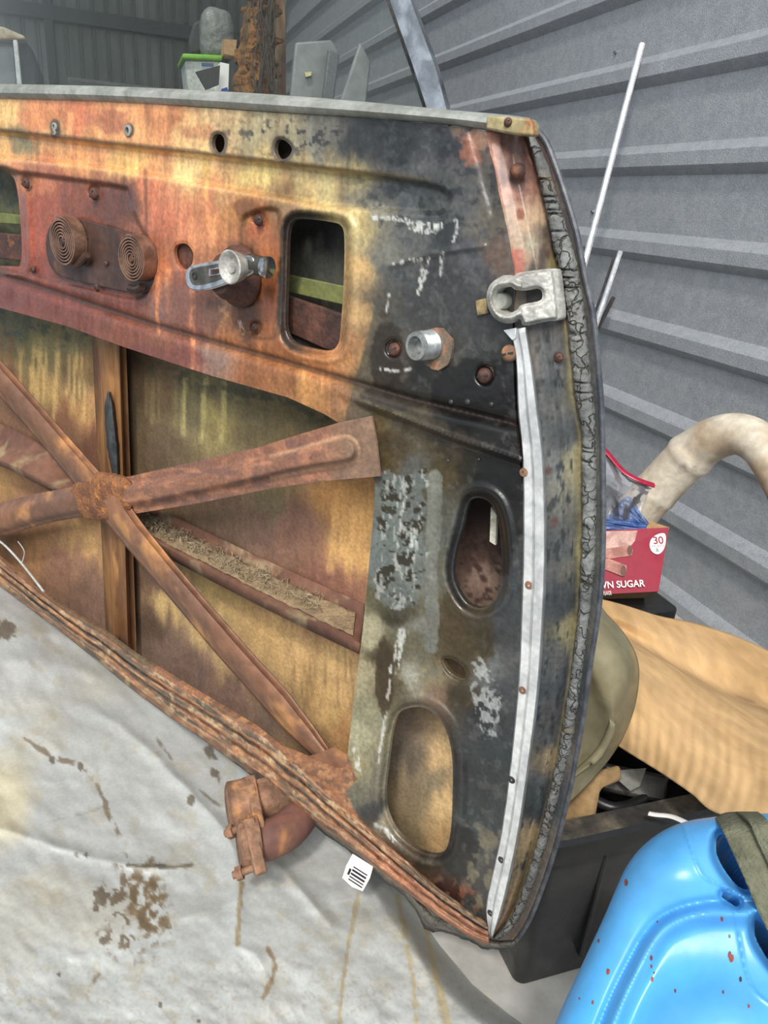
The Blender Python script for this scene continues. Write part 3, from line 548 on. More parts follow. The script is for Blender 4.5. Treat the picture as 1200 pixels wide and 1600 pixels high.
# torn seal strip at the top near the hinge-pillar corner already covered; aluminium trim strip
TL = [(797, 516), (806, 560), (809, 640), (814, 691), (817, 750), (817, 860), (814, 970), (810, 1062), (799, 1180), (784, 1295), (768, 1371), (759, 1417), (763, 1461)]
TR = [(823, 511), (832, 565), (842, 640), (852, 724), (855, 860), (851, 970), (843, 1080), (831, 1176), (814, 1291), (799, 1367), (786, 1420), (770, 1464)]
rw = [(0, .001), (.06, .004), (.38, .0042), (.45, .0065), (.5, .0105), (.86, .0115), (1, .0005)]
L_ = [resample(lerp(TL, TR, t), 120) for t, h in rw]; G = np.stack([Pd(l[:, 0], l[:, 1], np.full(120, rw[i][1])) for i, l in enumerate(L_)], 1)
TRIM = mkgrid('trim_strip', G, m_alu, DOOR, solid=.0012, smooth=30); TRIM['label'] = 'bright bent aluminium strip along the rear edge'
for x, y in ((819, 738), (827, 914), (817, 1078), (800, 1218), (784, 1343), (767, 1426)):
    O = Pd(np.array([float(x)]), np.array([float(y)]), np.array([.0035]))[0]; mb = MB(); lathe(mb, O, DN, [(.0038, 0), (.0034, .0012), (.0012, .0016), (.001, .0004)], 12); mb.build('rivet_hole', m_rust if y < 1150 else m_dark, TRIM)
# belt rail on top of the door
BT = [(-80, 130), (0, 131), (150, 134), (300, 140), (450, 149), (560, 158), (700, 171), (790, 179), (828, 184)]
BBm = [(-80, 152), (0, 154), (150, 158), (300, 166), (430, 175), (560, 183), (700, 194), (780, 205), (832, 211)]
rw = [(0, -.020), (.04, -.001), (.3, .0055), (.6, .0065), (.85, .004), (1, .001), (1.05, -.004)]
L_ = [resample(lerp(BT, BBm, t), 90) for t, h in rw]; G = np.stack([Pd(l[:, 0], l[:, 1], np.full(90, rw[i][1])) for i, l in enumerate(L_)], 1)
RAIL = mkgrid('belt_rail', G, m_rail, DOOR, solid=.0012, smooth=40); RAIL['label'] = 'dull grey moulding along the top of the door'
mb = MB(); pxprism(mb, [(760, 180), (828, 185), (833, 195), (832, 212), (800, 210), (758, 202)], .009, .01); RE = mb.build('rail_end_cap', M('rusty_cream_metal', (176, 160, 112), (130, 120, 90), rough=.6, scale=60, c3=(140, 80, 40), s3=70, t3=.56), DOOR, bevel=.0015)
def screw(px, py, h, r, parent, mat=m_rustdk, name='screw', slot=True, cup=False, tall=.5):
    O = Pd(np.array([float(px)]), np.array([float(py)]), np.array([h]))[0]; mb = MB()
    lathe(mb, O, DN, [(r*1.0, 0), (r, r*.25*tall*2), (r*.75, r*.6*tall*2), (r*.3, r*.75*tall*2), (.0001, r*.78*tall*2)], 18, False)
    s = mb.build(name, mat, parent)
    if slot:
        x, y, z = frame(DN); a = random.uniform(.3, 1.); d = x*math.cos(a)+y*math.sin(a); e = -x*math.sin(a)+y*math.cos(a)
        sb = MB(); obox(sb, O+DN*r*.62*tall*2, d*r*1.5, e*r*.22, DN*r*.3); sb.build('slot', m_dark, s)
    if cup:
        cb = MB(); lathe(cb, O, DN, [(r*1.15, -.002), (r*1.2, .001), (r*1.5, .0022), (r*1.75, .0005), (r*1.7, -.002)], 24, False); cb.build('cup_washer', M('wet_dark_paint', (48, 46, 44), rough=.15, bump=.1, coat=.5), s)
    return s
screw(794, 191, .009, .003, RE)
# bottom rail: rusty rolled flange with ridges
RA = [(-80, 808), (0, 870), (94, 945), (164, 987), (211, 1022), (328, 1092), (398, 1134), (469, 1192), (538, 1256), (600, 1312), (680, 1382), (760, 1440)]
RB = [(-80, 858), (0, 916), (94, 986), (160, 1040), (234, 1098), (350, 1180), (469, 1268), (540, 1322), (620, 1384), (690, 1436), (735, 1466), (764, 1478)]
rw = [(0, -.002), (.05, .004), (.2, .010), (.32, .011), (.36, .007), (.42, .012), (.55, .0135), (.6, .008), (.66, .012), (.85, .013), (.95, .006), (1, -.012)]
ts = np.linspace(0, 1, 40); L_ = [resample(lerp(RA, RB, t), 260) for t in ts]; G = np.zeros((260, 40, 3)); GXY = np.zeros((260, 40, 2))
for i, l in enumerate(L_):
    n_ = fbm(l[:, 0]/14, l[:, 1]/9+i*.25, 13); hh = np.interp(ts[i], [r[0] for r in rw], [r[1] for r in rw])+.0014*n_+.0012*fbm(l[:, 0]/5, l[:, 1]/5+i*.4, 33)+.0016*fbm(l[:, 0]/40, l[:, 0]*0+i*.3, 15); wob = 2.2*fbm(l[:, 0]/30, l[:, 0]*0+2, 14)
    G[:, i] = Pd(l[:, 0], l[:, 1]+wob, hh); GXY[:, i] = l
def rail_c(X, Y, T):
    C = np.ones(X.shape+(3,))*np.array([138, 98, 68.]); n1 = fbm(X/22, Y/12, 20); n2 = fbm(X/40+T*3, T*9, 21)
    C = lay(C, sst(-.05, .25, n1+.5*fbm(X/7, Y/6, 90)), (172, 118, 74)); C = lay(C, .9*sst(.05, .25, n2), (104, 86, 70)); C = lay(C, .8*sst(.16, .3, fbm(X/60, T*14, 22)), (74, 74, 66))
    C = lay(C, .8*sst(.22, .3, fbm(X/10, Y/8, 24)), (176, 146, 106)); C = lay(C, .55*(np.exp(-((T-.37)/.02)**2)+np.exp(-((T-.6)/.025)**2)), (54, 38, 30)); C = lay(C, .5*sst(520, 620, X)*(T > .4), (182, 108, 70))
    return srgb(np.clip(C, 5, 250))
o = mkgrid('bottom_rail', G, m_flat, DOOR, cols=rail_c(GXY[..., 0], GXY[..., 1], np.tile(ts, (260, 1))).reshape(-1, 3), solid=.0015, smooth=60); o['label'] = 'rust flaked bottom edge of the door'
# perished black sealer hanging below the rail near the corner
a = resample(cr([(440, 1240), (500, 1290), (560, 1335), (600, 1368), (632, 1392), (655, 1420), (672, 1442), (700, 1450), (735, 1463), (765, 1477), (800, 1476)], 6), 160)
wv = np.interp(np.linspace(0, 1, 160), [0, .3, .5, .62, .68, .8, 1], [3, 4, 6, 5, 10, 7, 6]); V = []
for i in range(160):
    s = 1+.6*float(fbm(np.array([i/7.]), np.array([0.]), 4)[0]); s2 = 1+.7*float(fbm(np.array([i/6.]), np.array([5.]), 4)[0])
    for dx, dy, h in ((4, -wv[i]*1.3, -.008), (2, -wv[i]*.5, -.003), (-1, wv[i]*.2*s, -.004), (-4, wv[i]*s2, -.010)): V.append(Pd(np.array([a[i, 0]+dx]), np.array([a[i, 1]+dy]), np.array([h]))[0])
mkgrid('sealer_strip', np.array(V).reshape(160, 4, 3), M('perished_sealer', (112, 108, 98), (84, 82, 76), rough=.95, scale=60, bump=.9, bscale=200, bdist=.004), DOOR, solid=.003)['label'] = 'crumbling grey sealer hanging under the bottom edge'

# vertical channel behind the brace
def strip(name, rows_, mat, parent, n=40, solid=.0012, cols=None, smooth=35):
    """rows_ = [(px polyline, h)]"""
    G = np.stack([(lambda l: Pd(l[:, 0], l[:, 1], np.full(n, r[1])))(resample(r[0], n)) for r in rows_], 1); return mkgrid(name, G, mat, parent, solid=solid, smooth=smooth, cols=cols)
m_post = M('channel_rust', (150, 106, 62), (112, 76, 48), rough=.6, scale=12, bump=.3, c3=(176, 130, 78), s3=14, t3=.56, stretch=(3, 3, .6))
CH = strip('vertical_channel', [([(143, 515), (166, 1000)], -.050), ([(153, 515), (176, 1002)], -.050), ([(156, 520), (179, 1004)], -.034), ([(170, 522), (182, 1004)], -.033), ([(176, 525), (186, 1004)], -.036), ([(186, 528), (200, 1012)], -.033), ([(189, 530), (206, 1018)], -.048), ([(196, 535), (213, 1022)], -.049)], m_post, DOOR)
mb = MB(); a = rl([(172, 618, .98), (173, 640, .98)]); V = []
q = resample(cr([(170, 612), (172, 650), (176, 690), (181, 742)], 5), 40); wv = np.interp(np.linspace(0, 1, 40), [0, .2, .6, 1], [3, 8, 10, 6])
wv = wv*(1+.2*fbm(np.arange(40)/5., np.zeros(40), 3)); L_ = []
for t, h in ((-1, -.034), (-.5, -.028), (0, -.026), (.5, -.028), (1, -.034)): L_.append(Pd(q[:, 0]+wv*t, q[:, 1], np.full(40, h)))
mkgrid('caulk_smear', np.stack(L_, 1), M('dark_blue_grey_caulk', (66, 72, 74), (38, 40, 42), rough=.6, scale=40, bump=.7), CH, solid=.002)
# horizontal shelf (strengthening tray) fixed to the outer skin
def dpt(l, h): return dl(l, h)
SB = [(-80, 632), (0, 662), (60, 692), (110, 735), (160, 760), (240, 792), (400, 868), (568, 944)]
SB2 = [(-80, 640), (0, 668), (60, 700), (110, 745), (160, 775), (240, 812), (400, 888), (568, 964)]
SF = [(-80, 690), (0, 716), (60, 744), (110, 772), (160, 800), (240, 842), (400, 925), (562, 1004)]
SF2 = [(-80, 702), (0, 728), (60, 757), (110, 786), (160, 816), (240, 860), (400, 944), (560, 1022)]
Gs = loft([dpt(SB, -.055), dpt(SB2, -.052), dpt([((x+a)/2, (y+b)/2) for (x, y), (a, b) in zip(SB2, SF)], -.038), dpt(SF, -.022), dpt([(x, y+3) for x, y in SF], -.019), dpt(SF2, -.020)], 90)
SHELF = mkgrid('strengthening_shelf', Gs, M('dusty_shelf_rust', (120, 84, 66), (98, 66, 54), rough=.85, scale=14, bump=.5, c3=(150, 130, 100), s3=20, t3=.55), DOOR, solid=.0014, smooth=35)

# the diagonal braces, pressed channel section with flat ends
def brace(name, cen, wid, prof, h0, n=60, hs=None, label=None, mat=None):
    q = resample(cr(cen, 6), n); T = np.gradient(q, axis=0); T /= np.linalg.norm(T, axis=1, keepdims=True); Nn = np.stack([-T[:, 1], T[:, 0]], 1); s = np.linspace(0, 1, n)
    wv = np.interp(s, np.linspace(0, 1, len(wid)), wid); hv = np.interp(s, np.linspace(0, 1, len(hs)), hs) if hs is not None else np.ones(n); L_ = []
    for t, h in prof: p = q+Nn*(wv*t)[:, None]; L_.append(Pd(p[:, 0], p[:, 1], h0+h*hv+.0006*fbm(p[:, 0]/20, p[:, 1]/20, 8)))
    o = mkgrid(name, np.stack(L_, 1), mat or m_brace, DOOR, solid=.0015, smooth=45)
    if label: o['label'] = label
    return o
HAT = [(-.5, 0), (-.42, .0005), (-.36, .003), (-.28, .009), (-.15, .0115), (0, .012), (.15, .0115), (.28, .009), (.36, .003), (.42, .0005), (.5, 0)]
brace('brace_arm', [(-60, 530), (0, 592), (60, 660), (110, 718), (150, 765)], [40, 38, 38, 42], HAT, -.008, hs=[1, 1, 1, .7], label='upper left arm of the cross brace')
brace('brace_arm', [(-60, 822), (0, 812), (60, 796), (110, 786), (160, 776)], [54, 52, 48, 50], HAT, -.010, hs=[1, 1, 1, .6], label='lower left arm of the cross brace')
brace('brace_arm', [(170, 778), (190, 812), (240, 874), (300, 945), (360, 1015), (420, 1082), (470, 1140), (512, 1188), (524, 1204)], [46, 42, 40, 40, 42, 42, 44, 34, 16], HAT, -.004, hs=[.7, 1, 1, 1, 1, 1, 1, .9, .5], label='lower right arm of the cross brace')
# right arm: wide sheet with gusset end and pressed bead
ARM = np.array([(160, 748), (200, 745), (300, 722), (400, 700), (470, 678), (530, 660), (580, 650), (588, 690), (594, 744), (560, 747), (500, 752), (420, 764), (300, 788), (215, 802), (165, 800)], float)
BEAD = cr([(150, 758), (220, 754), (320, 735), (420, 714), (500, 692), (535, 682), (552, 687), (560, 704), (552, 720), (530, 726), (480, 734), (400, 752), (300, 774), (220, 790), (150, 792)], 4, True)
def arm_h(X, Y): return .002+.008*sst(430, 520, X)+.011*sst(-3, 9, sdpoly(X, Y, BEAD)[0])*(1-.15*sst(0, 400, X-160))-.012*(1-sst(150, 330, X))*1.0
def arm_c(X, Y):
    C = np.ones(X.shape+(3,))*np.array([132, 86, 62.]); C = lay(C, sst(-.1, .3, fbm(X/50, Y/14, 3)), (116, 78, 64)); C = lay(C, .7*sst(.1, .35, fbm(X/18, Y/10, 5)), (168, 108, 72)); C = lay(C, .7*sst(490, 560, X), (122, 100, 80))
    s = np.abs(sdpoly(X, Y, BEAD)[0]); C = lay(C, .5*(1-sst(1, 5, s))*(X > 420), (190, 150, 104)); C = lay(C, .7*sst(.2, .3, fbm(X/6, Y/5, 6))*(X < 240), (176, 110, 60)); return srgb(C)
GS = sheet('brace_arm', ARM, [], arm_h, arm_c, m_flat, DOOR, step=2.5, thick=.002); GS['label'] = 'right arm of the cross brace with gusset end and pressed bead'
# lower right gusset plate
LG = np.array([(470, 1186), (500, 1176), (520, 1168), (540, 1180), (548, 1196), (556, 1218), (540, 1240), (532, 1262), (500, 1236), (460, 1204)], float)
sheet('gusset', LG, [], lambda X, Y: .0045+.0*X, None, m_brace, DOOR, step=3, thick=.002)
# hub where the arms meet: flattened weld with scale
a = np.linspace(0, 2*math.pi, 40, endpoint=False); V = [Pd(np.array([163.]), np.array([775.]), np.array([.003]))[0]]; F = []
rr = 1+.10*fbm(np.cos(a)*2, np.sin(a)*2, 5)
for j, (r, h) in enumerate(((.45, .0035), (.8, .002), (1.02, -.002), (1.1, -.008))):
    V += list(Pd(163+48*r*rr*np.cos(a), 776+34*r*rr*np.sin(a), np.full(40, h)+.0008*fbm(np.cos(a)*6*r, np.sin(a)*6*r, 3)))
F = [(0, 1+k, 1+(k+1) % 40) for k in range(40)]
for j in range(3): F += [(1+j*40+k, 1+(j+1)*40+k, 1+(j+1)*40+(k+1) % 40, 1+j*40+(k+1) % 40) for k in range(40)]
mk('brace_hub', V, F, M('scaly_rust', (150, 98, 60), (112, 72, 50), rough=.9, scale=60, bump=1., bscale=260, bdist=.004, c3=(196, 130, 60), s3=70, t3=.55), DOOR)

# inside the access holes
mb = MB(); pxprism(mb, [(430, 425), (560, 452), (560, 482), (430, 452)], -.035, .004); mb.build('inner_strip', m_gstrip, DOOR, bevel=.001)['label'] = 'moss green strip inside the door'
mb = MB(); pxprism(mb, [(430, 456), (560, 500), (560, 567), (500, 542), (430, 510)], -.022, .006); mb.build('regulator_arm', m_rustdk, DOOR, bevel=.001)
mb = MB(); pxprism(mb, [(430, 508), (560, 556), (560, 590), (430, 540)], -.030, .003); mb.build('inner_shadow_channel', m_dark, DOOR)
mb = MB(); pxprism(mb, [(-60, 358), (40, 368), (40, 408), (-60, 398)], -.024, .005); mb.build('regulator_arm', m_rustdk, DOOR, bevel=.001)
mb = MB(); pxprism(mb, [(-60, 326), (50, 338), (50, 352), (-60, 345)], -.034, .004); mb.build('inner_strip', m_gstrip, DOOR, bevel=.001)
mb = MB(); pxprism(mb, [(767, 792), (776, 806), (774, 852), (765, 846)], -.03, .003); mb.build('paper_scrap', M('aged_paper', (206, 204, 188), (150, 140, 120), rough=.8, scale=90), DOOR)
# plate behind the upper holes
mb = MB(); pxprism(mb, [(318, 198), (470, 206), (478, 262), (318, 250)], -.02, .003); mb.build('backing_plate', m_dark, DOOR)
mb = MB(); pxprism(mb, [(262, 372), (330, 372), (330, 430), (262, 430)], -.008, .003); mb.build('backing_plate', m_rustdk, DOOR)

# window regulator plate with two clock springs
m_reg = M('regulator_metal', (86, 62, 54), (64, 48, 44), rough=.45, metal=.3, scale=20, bump=.3, c3=(122, 76, 50), s3=30, t3=.6)
REG = MB(); pxprism(REG, cr([(84, 345), (110, 340), (170, 354), (222, 372), (240, 392), (244, 420), (236, 448), (214, 458), (150, 446), (92, 430), (74, 405), (72, 370)], 4, True), .0, .004); REG = REG.build('regulator_plate', m_reg, DOOR, bevel=.001)
def door_frame(px, py, h): return Pd(np.array([float(px)]), np.array([float(py)]), np.array([h]))[0]
def spring(px, py, R, tail, depth=.016, h=.001):
    O = door_frame(px, py, h+depth)-DN*depth; n = 320; turns = 6.2; a = np.linspace(0, turns*2*math.pi, n)+math.pi*.2; r = np.linspace(R*.2, R, n); V = []; ex = -DU; ey = DV; th = R*.036
    tl = [np.array(t) for t in tail]
    for i in range(n):
        d = ex*math.cos(a[i])+ey*math.sin(a[i])
        for (dr, dh) in ((-th, 0), (th, 0), (th, depth), (-th, depth)): V.append(O+d*(r[i]+dr)+DN*dh)
    s = mk('clock_spring', V, gridfaces(n, 4, True)+[(0, 1, 2, 3), tuple((n-1)*4+k for k in (3, 2, 1, 0))], M('spring_steel', (150, 116, 96), (112, 84, 70), rough=.4, metal=.5, scale=50, bump=.3), DOOR, smooth=40)
    mb = MB(); lathe(mb, O, DN, [(R*.2, 0), (R*.2, depth*.85), (R*.12, depth*1.0), (.0001, depth)], 14, False); mb.build('spring_arbor', m_rustdk, s)
    P0 = door_frame(tail[0][0], tail[0][1], h+depth*.5); P = [door_frame(x, y, h+depth*.5) for x, y in tail]; mb = MB()
    tube(mb, resample(cr(P, 6), 24), .004, 8); mb.build('spring_tail', m_reg, s)
    mb = MB(); lathe(mb, O-DN*.002, DN, [(R*.98, 0), (R*.98, .002), (R*.9, .003)], 30); mb.build('spring_washer', m_reg, s)
spring(96, 377, .0265, [(112, 406), (120, 414), (130, 404), (136, 398)])
spring(204, 404, .0235, [(202, 450), (214, 452), (222, 448)])
for (x, y, h, r) in ((42, 286, -.002, .0066), (148, 303, -.003, .0066), (405, 344, -.001, .0052), (399, 512, -.001, .0040), (52, 421, -.003, .0045), (151, 448, -.001, .0036), (135, 372, .001, .0016), (166, 412, .001, .003)): screw(x, y, h, r, DOOR, name='bolt')
for (x, y, r) in ((86, 198, .0022), (86, 207, .0014), (201, 204, .0028)):
    O = door_frame(x, y, .0); mb = MB(); lathe(mb, O, DN, [(r*2, 0), (r*1.9, .0016), (r*1.1, .002), (r, -.0005), (.0001, -.0008)], 18, False); mb.build('rivet', m_rail, DOOR)
# window winder
HO = door_frame(374, 432, -.001)
mb = MB(); lathe(mb, HO, DN, [(.029, 0), (.028, .004), (.023, .008), (.021, .018), (.015, .026)], 36); SP = mb.build('winder_boss', m_rustdk, DOOR)
WI_h = .026
out = cr([(290, 424), (298, 415), (320, 410), (350, 405), (375, 400), (392, 400), (398, 415), (392, 428), (365, 440), (330, 452), (306, 455), (294, 450), (289, 438)], 4, True)
mb = MB(); pxprism(mb, out, WI_h+.004, .007); WND = mb.build('window_winder', m_chrome, DOOR, bevel=.0016, seg=3); WND['label'] = 'chrome window winder handle with round knob seat'
inn = cr([(296, 426), (303, 419), (330, 414), (366, 408), (370, 422), (340, 438), (308, 446), (298, 440)], 4, True)
mb = MB(); pxprism(mb, inn, WI_h+.0046, .001); mb.build('winder_inset', M('dark_inset', (96, 94, 88), (66, 64, 60), rough=.5, metal=.4, scale=60), WND)
mb = MB(); lathe(mb, door_frame(304, 431, WI_h+.0047), DN, [(.0036, 0), (.0036, .0006), (.0024, .0008), (.0022, -.0005), (.0001, -.0006)], 16, False); mb.build('end_hole', m_dark, WND)
mb = MB(); pxprism(mb, [(326, 420), (344, 417), (344, 429), (326, 432)], WI_h+.0055, .0012); pxprism(mb, [(356, 414), (360, 413), (360, 425), (356, 426)], WI_h+.0055, .0012); mb.build('slot_rim', m_chrome, WND, bevel=.0003)
mb = MB(); pxprism(mb, [(329, 421.5), (341, 419.5), (341, 427.5), (329, 429.5)], WI_h+.006, .001); mb.build('slot', m_rustdk, WND)
KO = door_frame(378, 417, WI_h+.002)
mb = MB(); lathe(mb, KO, DN, [(.010, 0), (.0122, .004), (.0142, .012), (.0146, .0145), (.0136, .0150), (.0115, .0142), (.0085, .0115), (.0052, .0105), (.005, .0128), (.0001, .0132)], 40, False); mb.build('knob_seat', m_pot, WND)
mb = MB(); a = door_frame(404, 415, .022); tube(mb, [a+DU*.010, a, a-DU*.009], [.0092, .0088, .0085], 24); mb.build('spindle_collar', m_dark, WND)
mb = MB(); tube(mb, [a-DU*.009, a-DU*.012, a-DU*.0135], [.0095, .0095, .0075], 24); mb.build('chrome_end', m_chrome, WND)
# lock cylinder stub, threaded
LO = door_frame(678, 538, .0); ax = DN*.93-(-DU)*.16-DV*.02; ax /= np.linalg.norm(ax)
pr = [(.0118, 0), (.0118, .004)]
for k in range(9): pr += [(.0108, .005+k*.0016), (.0116, .0058+k*.0016)]
pr += [(.0108, .021), (.0078, .0212), (.0074, .012), (.0001, .011)]
mb = MB(); lathe(mb, LO, ax, pr, 32, False); LK = mb.build('lock_stub', M('zinc_thread', (176, 178, 176), (146, 148, 146), rough=.35, metal=.7, scale=60, bump=.1), DOOR, smooth=30); LK['label'] = 'grey threaded tube stub'
mb = MB(); a = np.linspace(0, 2*math.pi, 30, endpoint=False); r_ = 27+4*np.array([_T[k, 9] for k in range(30)]); pxprism(mb, np.stack([682+r_*.85*np.cos(a), 545+r_*1.15*np.sin(a)], 1), .003, .003); mb.build('corroded_washer', M('corroded_plate', (150, 108, 80), (104, 92, 80), rough=.9, scale=70, bump=.8), LK)
screw(617, 546, -.004, .0058, DOOR, name='screw', cup=True); screw(758, 587, -.004, .0062, DOOR, name='screw', cup=True); screw(797, 552, .001, .0065, DOOR, name='screw', mat=m_rust)
for x, y, r in ((705, 628, .0022), (731, 628, .0028), (768, 632, .0022), (700, 720, .0015), (748, 718, .0015)): screw(x, y, .0, r, DOOR, name='weld_bead', slot=False, mat=m_dark)
screw(811, 268, -.006, .0055, DOOR, name='bolt', slot=False, tall=.9); screw(873, 558, -.012, .0038, DOOR, name='screw'); screw(857, 736, -.008, .003, DOOR, name='plug', slot=False)
# striker / latch casting on the rear edge
m_latch = m_pot
LP = cr([(800, 432), (812, 426), (846, 421), (860, 420), (866, 426), (870, 458), (873, 488), (871, 500), (858, 502), (840, 505), (818, 509), (812, 497), (800, 505), (784, 504), (770, 494), (762, 478), (760, 462), (765, 446), (776, 436), (788, 430)], 3, True)
SLOT = cr([(789, 449), (798, 448), (806, 453), (820, 454), (836, 451), (846, 454), (847, 466), (840, 471), (824, 474), (812, 478), (808, 484), (796, 489), (784, 488), (776, 480), (772, 468), (774, 456), (780, 450)], 3, True)
def latch_h(X, Y):
    s = -sdpoly(X, Y, SLOT)[0]; e = sdpoly(X, Y, LP)[0]
    return .014-.010*sst(800, 872, X)-.006*(1-sst(0, 6, e))-.003*(1-sst(0, 5, s))+.004*np.exp(-((s-7)/5.)**2)*(X < 815)+.0004*fbm(X/6, Y/6, 4)
LT = sheet('latch_striker', LP, [SLOT], latch_h, None, m_latch, DOOR, step=1.6, thick=.012); LT['label'] = 'pale cast latch plate with keyhole slot'
mb = MB(); pxprism(mb, [(766, 440), (858, 440), (858, 496), (766, 496)], -.004, .002); mb.build('latch_recess', m_dark, LT)
mb = MB(); lathe(mb, door_frame(793, 470, -.004), DN, [(.006, 0), (.006, .012), (.0052, .013)], 20); mb.build('latch_pin', m_rail, LT)
mb = MB(); pxprism(mb, [(742, 470), (758, 466), (762, 490), (745, 494)], .0035, .004); mb.build('latch_tab', M('aged_brass_tab', (150, 132, 92), (96, 84, 66), rough=.7, scale=90), LT, bevel=.0008)
mb = MB(); pxprism(mb, [(786, 516), (806, 512), (806, 528), (800, 532)], .006, .003); mb.build('trim_tab', m_alu, TRIM, bevel=.0005)

# window glass and its bright rear post
def glassP(x, y, dD): r = W(x, y); t = (DD-dD)/(-(r @ DN)); return CAM+r*t[..., None]
gp = np.array([(-260, 150), (-260, -260), (545, -260), (610, -10), (672, 185), (300, 162)], float)
A = glassP(gp[:, 0], gp[:, 1], -.022); mb = MB(); prism(mb, A, A-DN*.004); GL = mb.build('window_glass', m_glass, DOOR, smooth=0); GL['label'] = 'dusty clear window pane'
PL = [[(540, -260), (603, 0), (640, 105), (668, 190)], [(546, -260), (609, 0), (646, 105), (674, 191)], [(566, -260), (632, 0), (670, 105), (696, 194)], [(575, -260), (641, 0), (680, 105), (704, 195)], [(581, -260), (647, 0), (686, 105), (711, 196)]]
hs = [-.022, -.014, -.013, -.0135, -.024]
G = loft([dl(PL[i], hs[i]) for i in range(5)], 40, False); PO = mkgrid('window_post', G, m_chrome, DOOR, solid=.003, smooth=30); PO['label'] = 'bright metal rear post of the window frame'

# ================================================================ THINGS NEAR THE DOOR
# dry shavings on the shelf inside the door
mb = MB(); rs = np.random.RandomState(5)
def shelf_pt(s, t):
    """s along shelf 0..1, t across"""
    xb = np.interp(s, [0, 1], [225, 555]); b = np.array([xb, np.interp(xb, [p[0] for p in SB2], [p[1] for p in SB2])]); f_ = np.array([xb-4, np.interp(xb-4, [p[0] for p in SF], [p[1] for p in SF])])
    q = b*(1-t)+f_*t; return Pd(np.array([q[0]]), np.array([q[1]]), np.array([-.052+.030*t]))[0]
dust = np.array([[shelf_pt(s, t)+np.array([0, 0, .0025+.003*float(fbm(np.array([s*30]), np.array([t*4]), 2)[0])]) for t in np.linspace(.06, .93, 10)] for s in np.linspace(0, 1, 70)])
tag(mkgrid('shelf_dust', dust, M('brown_dust', (150, 128, 98), (124, 104, 80), rough=1., scale=60, bump=.9, bscale=300, bdist=.004), None, solid=.002), 'layer of pale brown dust lying on the shelf inside the door', 'dust', kind='stuff')
for i in range(420):
    s = rs.rand()**1.9*.85; t = rs.uniform(.1, .85); P = shelf_pt(s, t)+np.array([0, 0, .005+rs.rand()*.006]); r = rs.uniform(.002, .0055); a0 = rs.rand()*6.3; tn = rs.uniform(1.5, 4.5); d1 = rs.randn(3); d1 /= np.linalg.norm(d1); d2 = np.cross(d1, rs.randn(3)); d2 /= np.linalg.norm(d2)
    a = np.linspace(a0, a0+tn, 8); pts = [P+r*(d1*math.cos(x)+d2*math.sin(x)*.6) for x in a]; tube(mb, pts, rs.uniform(.0003, .0006), 4, False)
tag(mb.build('shavings', m_straw), 'pale curled dry shavings heaped on the shelf inside the door', 'shavings', kind='stuff')
# pale stiff cord poking out at the far left
mb = MB(); tube(mb, resample(cr(rl([(-30, 830, 1.3), (0, 846, 1.27), (30, 876, 1.22), (68, 924, 1.15)]), 6), 20), .0016, 6); tube(mb, resample(cr(rl([(28, 846, 1.24), (38, 862, 1.22), (34, 880, 1.21)]), 6), 12), .0007, 5)
tag(mb.build('stiff_cord', m_gw), 'pale stiff cord sticking up behind the bottom edge of the door, far left', 'cord')

# tarp over the floor, with folds and stains
FOLD = [([(-40, 1288), (0, 1296), (60, 1315), (150, 1343), (225, 1353), (290, 1352)], 7, .010), ([(130, 1100), (185, 1130), (250, 1190), (300, 1240), (345, 1290), (365, 1330), (373, 1400), (375, 1476)], 8, .012), ([(375, 1476), (400, 1490), (425, 1540), (415, 1600)], 6, .006), ([(430, 1350), (470, 1390), (520, 1450)], 7, .010), ([(560, 1400), (548, 1470), (535, 1560), (525, 1640)], 5, -.004), ([(260, 1440), (340, 1420), (420, 1380)], 10, .005), ([(-20, 1120), (60, 1150), (120, 1190)], 12, .006), ([(0, 1000), (80, 985), (150, 1010)], 14, .012), ([(610, 1390), (640, 1460), (680, 1560), (700, 1650)], 8, .006), ([(640, 1410), (700, 1500), (760, 1570), (800, 1620)], 10, .008), ([(445, 1560), (470, 1610)], 8, .004), ([(-40, 1040), (60, 1030), (140, 1050), (220, 1110)], 16, .012), ([(580, 1560), (600, 1620)], 8, .006), ([(180, 1040), (260, 1120), (330, 1180)], 12, .008)]
EDGE = [(600, 1340), (640, 1402), (690, 1475), (740, 1535), (795, 1580), (840, 1612), (880, 1700)]
TO = np.array([(-420, 820), (-120, 850), (60, 900), (230, 1020), (470, 1200), (640, 1330), (770, 1400), (900, 1500), (960, 1560), (960, 1740), (700, 1900), (-420, 1900)], float)
def tarp_h(X, Y):
    d, t = dline(X, Y, EDGE); ex = np.interp(Y, [1340, 1402, 1475, 1535, 1580, 1612, 1700], [600, 640, 690, 740, 795, 840, 880]); ey = np.interp(X, [600, 640, 690, 740, 795, 840, 880], [1340, 1402, 1475, 1535, 1580, 1612, 1700])
    right = (Y < ey) & (X > 600); s = np.where(right, -d, d); h = .003+.055*sst(-3, 46, s)
    h += .03*sst(60, 500, s)*0
    h += .075*sst(500, -100, X)*sst(1250, 900, Y) if False else .07*(1-sst(-100, 420, X))*(1-sst(900, 1250, Y))
    for pts, wd, a in FOLD: d2, t2 = dline(X+4*fbm(X/60, Y/60, 3), Y+4*fbm(X/60, Y/60, 4), pts); h += .55*a*np.exp(-(d2/(wd*1.3))**1.5)*np.sin(np.clip(t2, .02, .98)*math.pi)**.4*sst(-3, 30, s)
    h += (.010*fbm(X/130, Y/100, 6)+.0016*fbm((X+Y)/70, (X-Y)/34, 7))*sst(-3, 40, s)
    return np.maximum(h, .002)
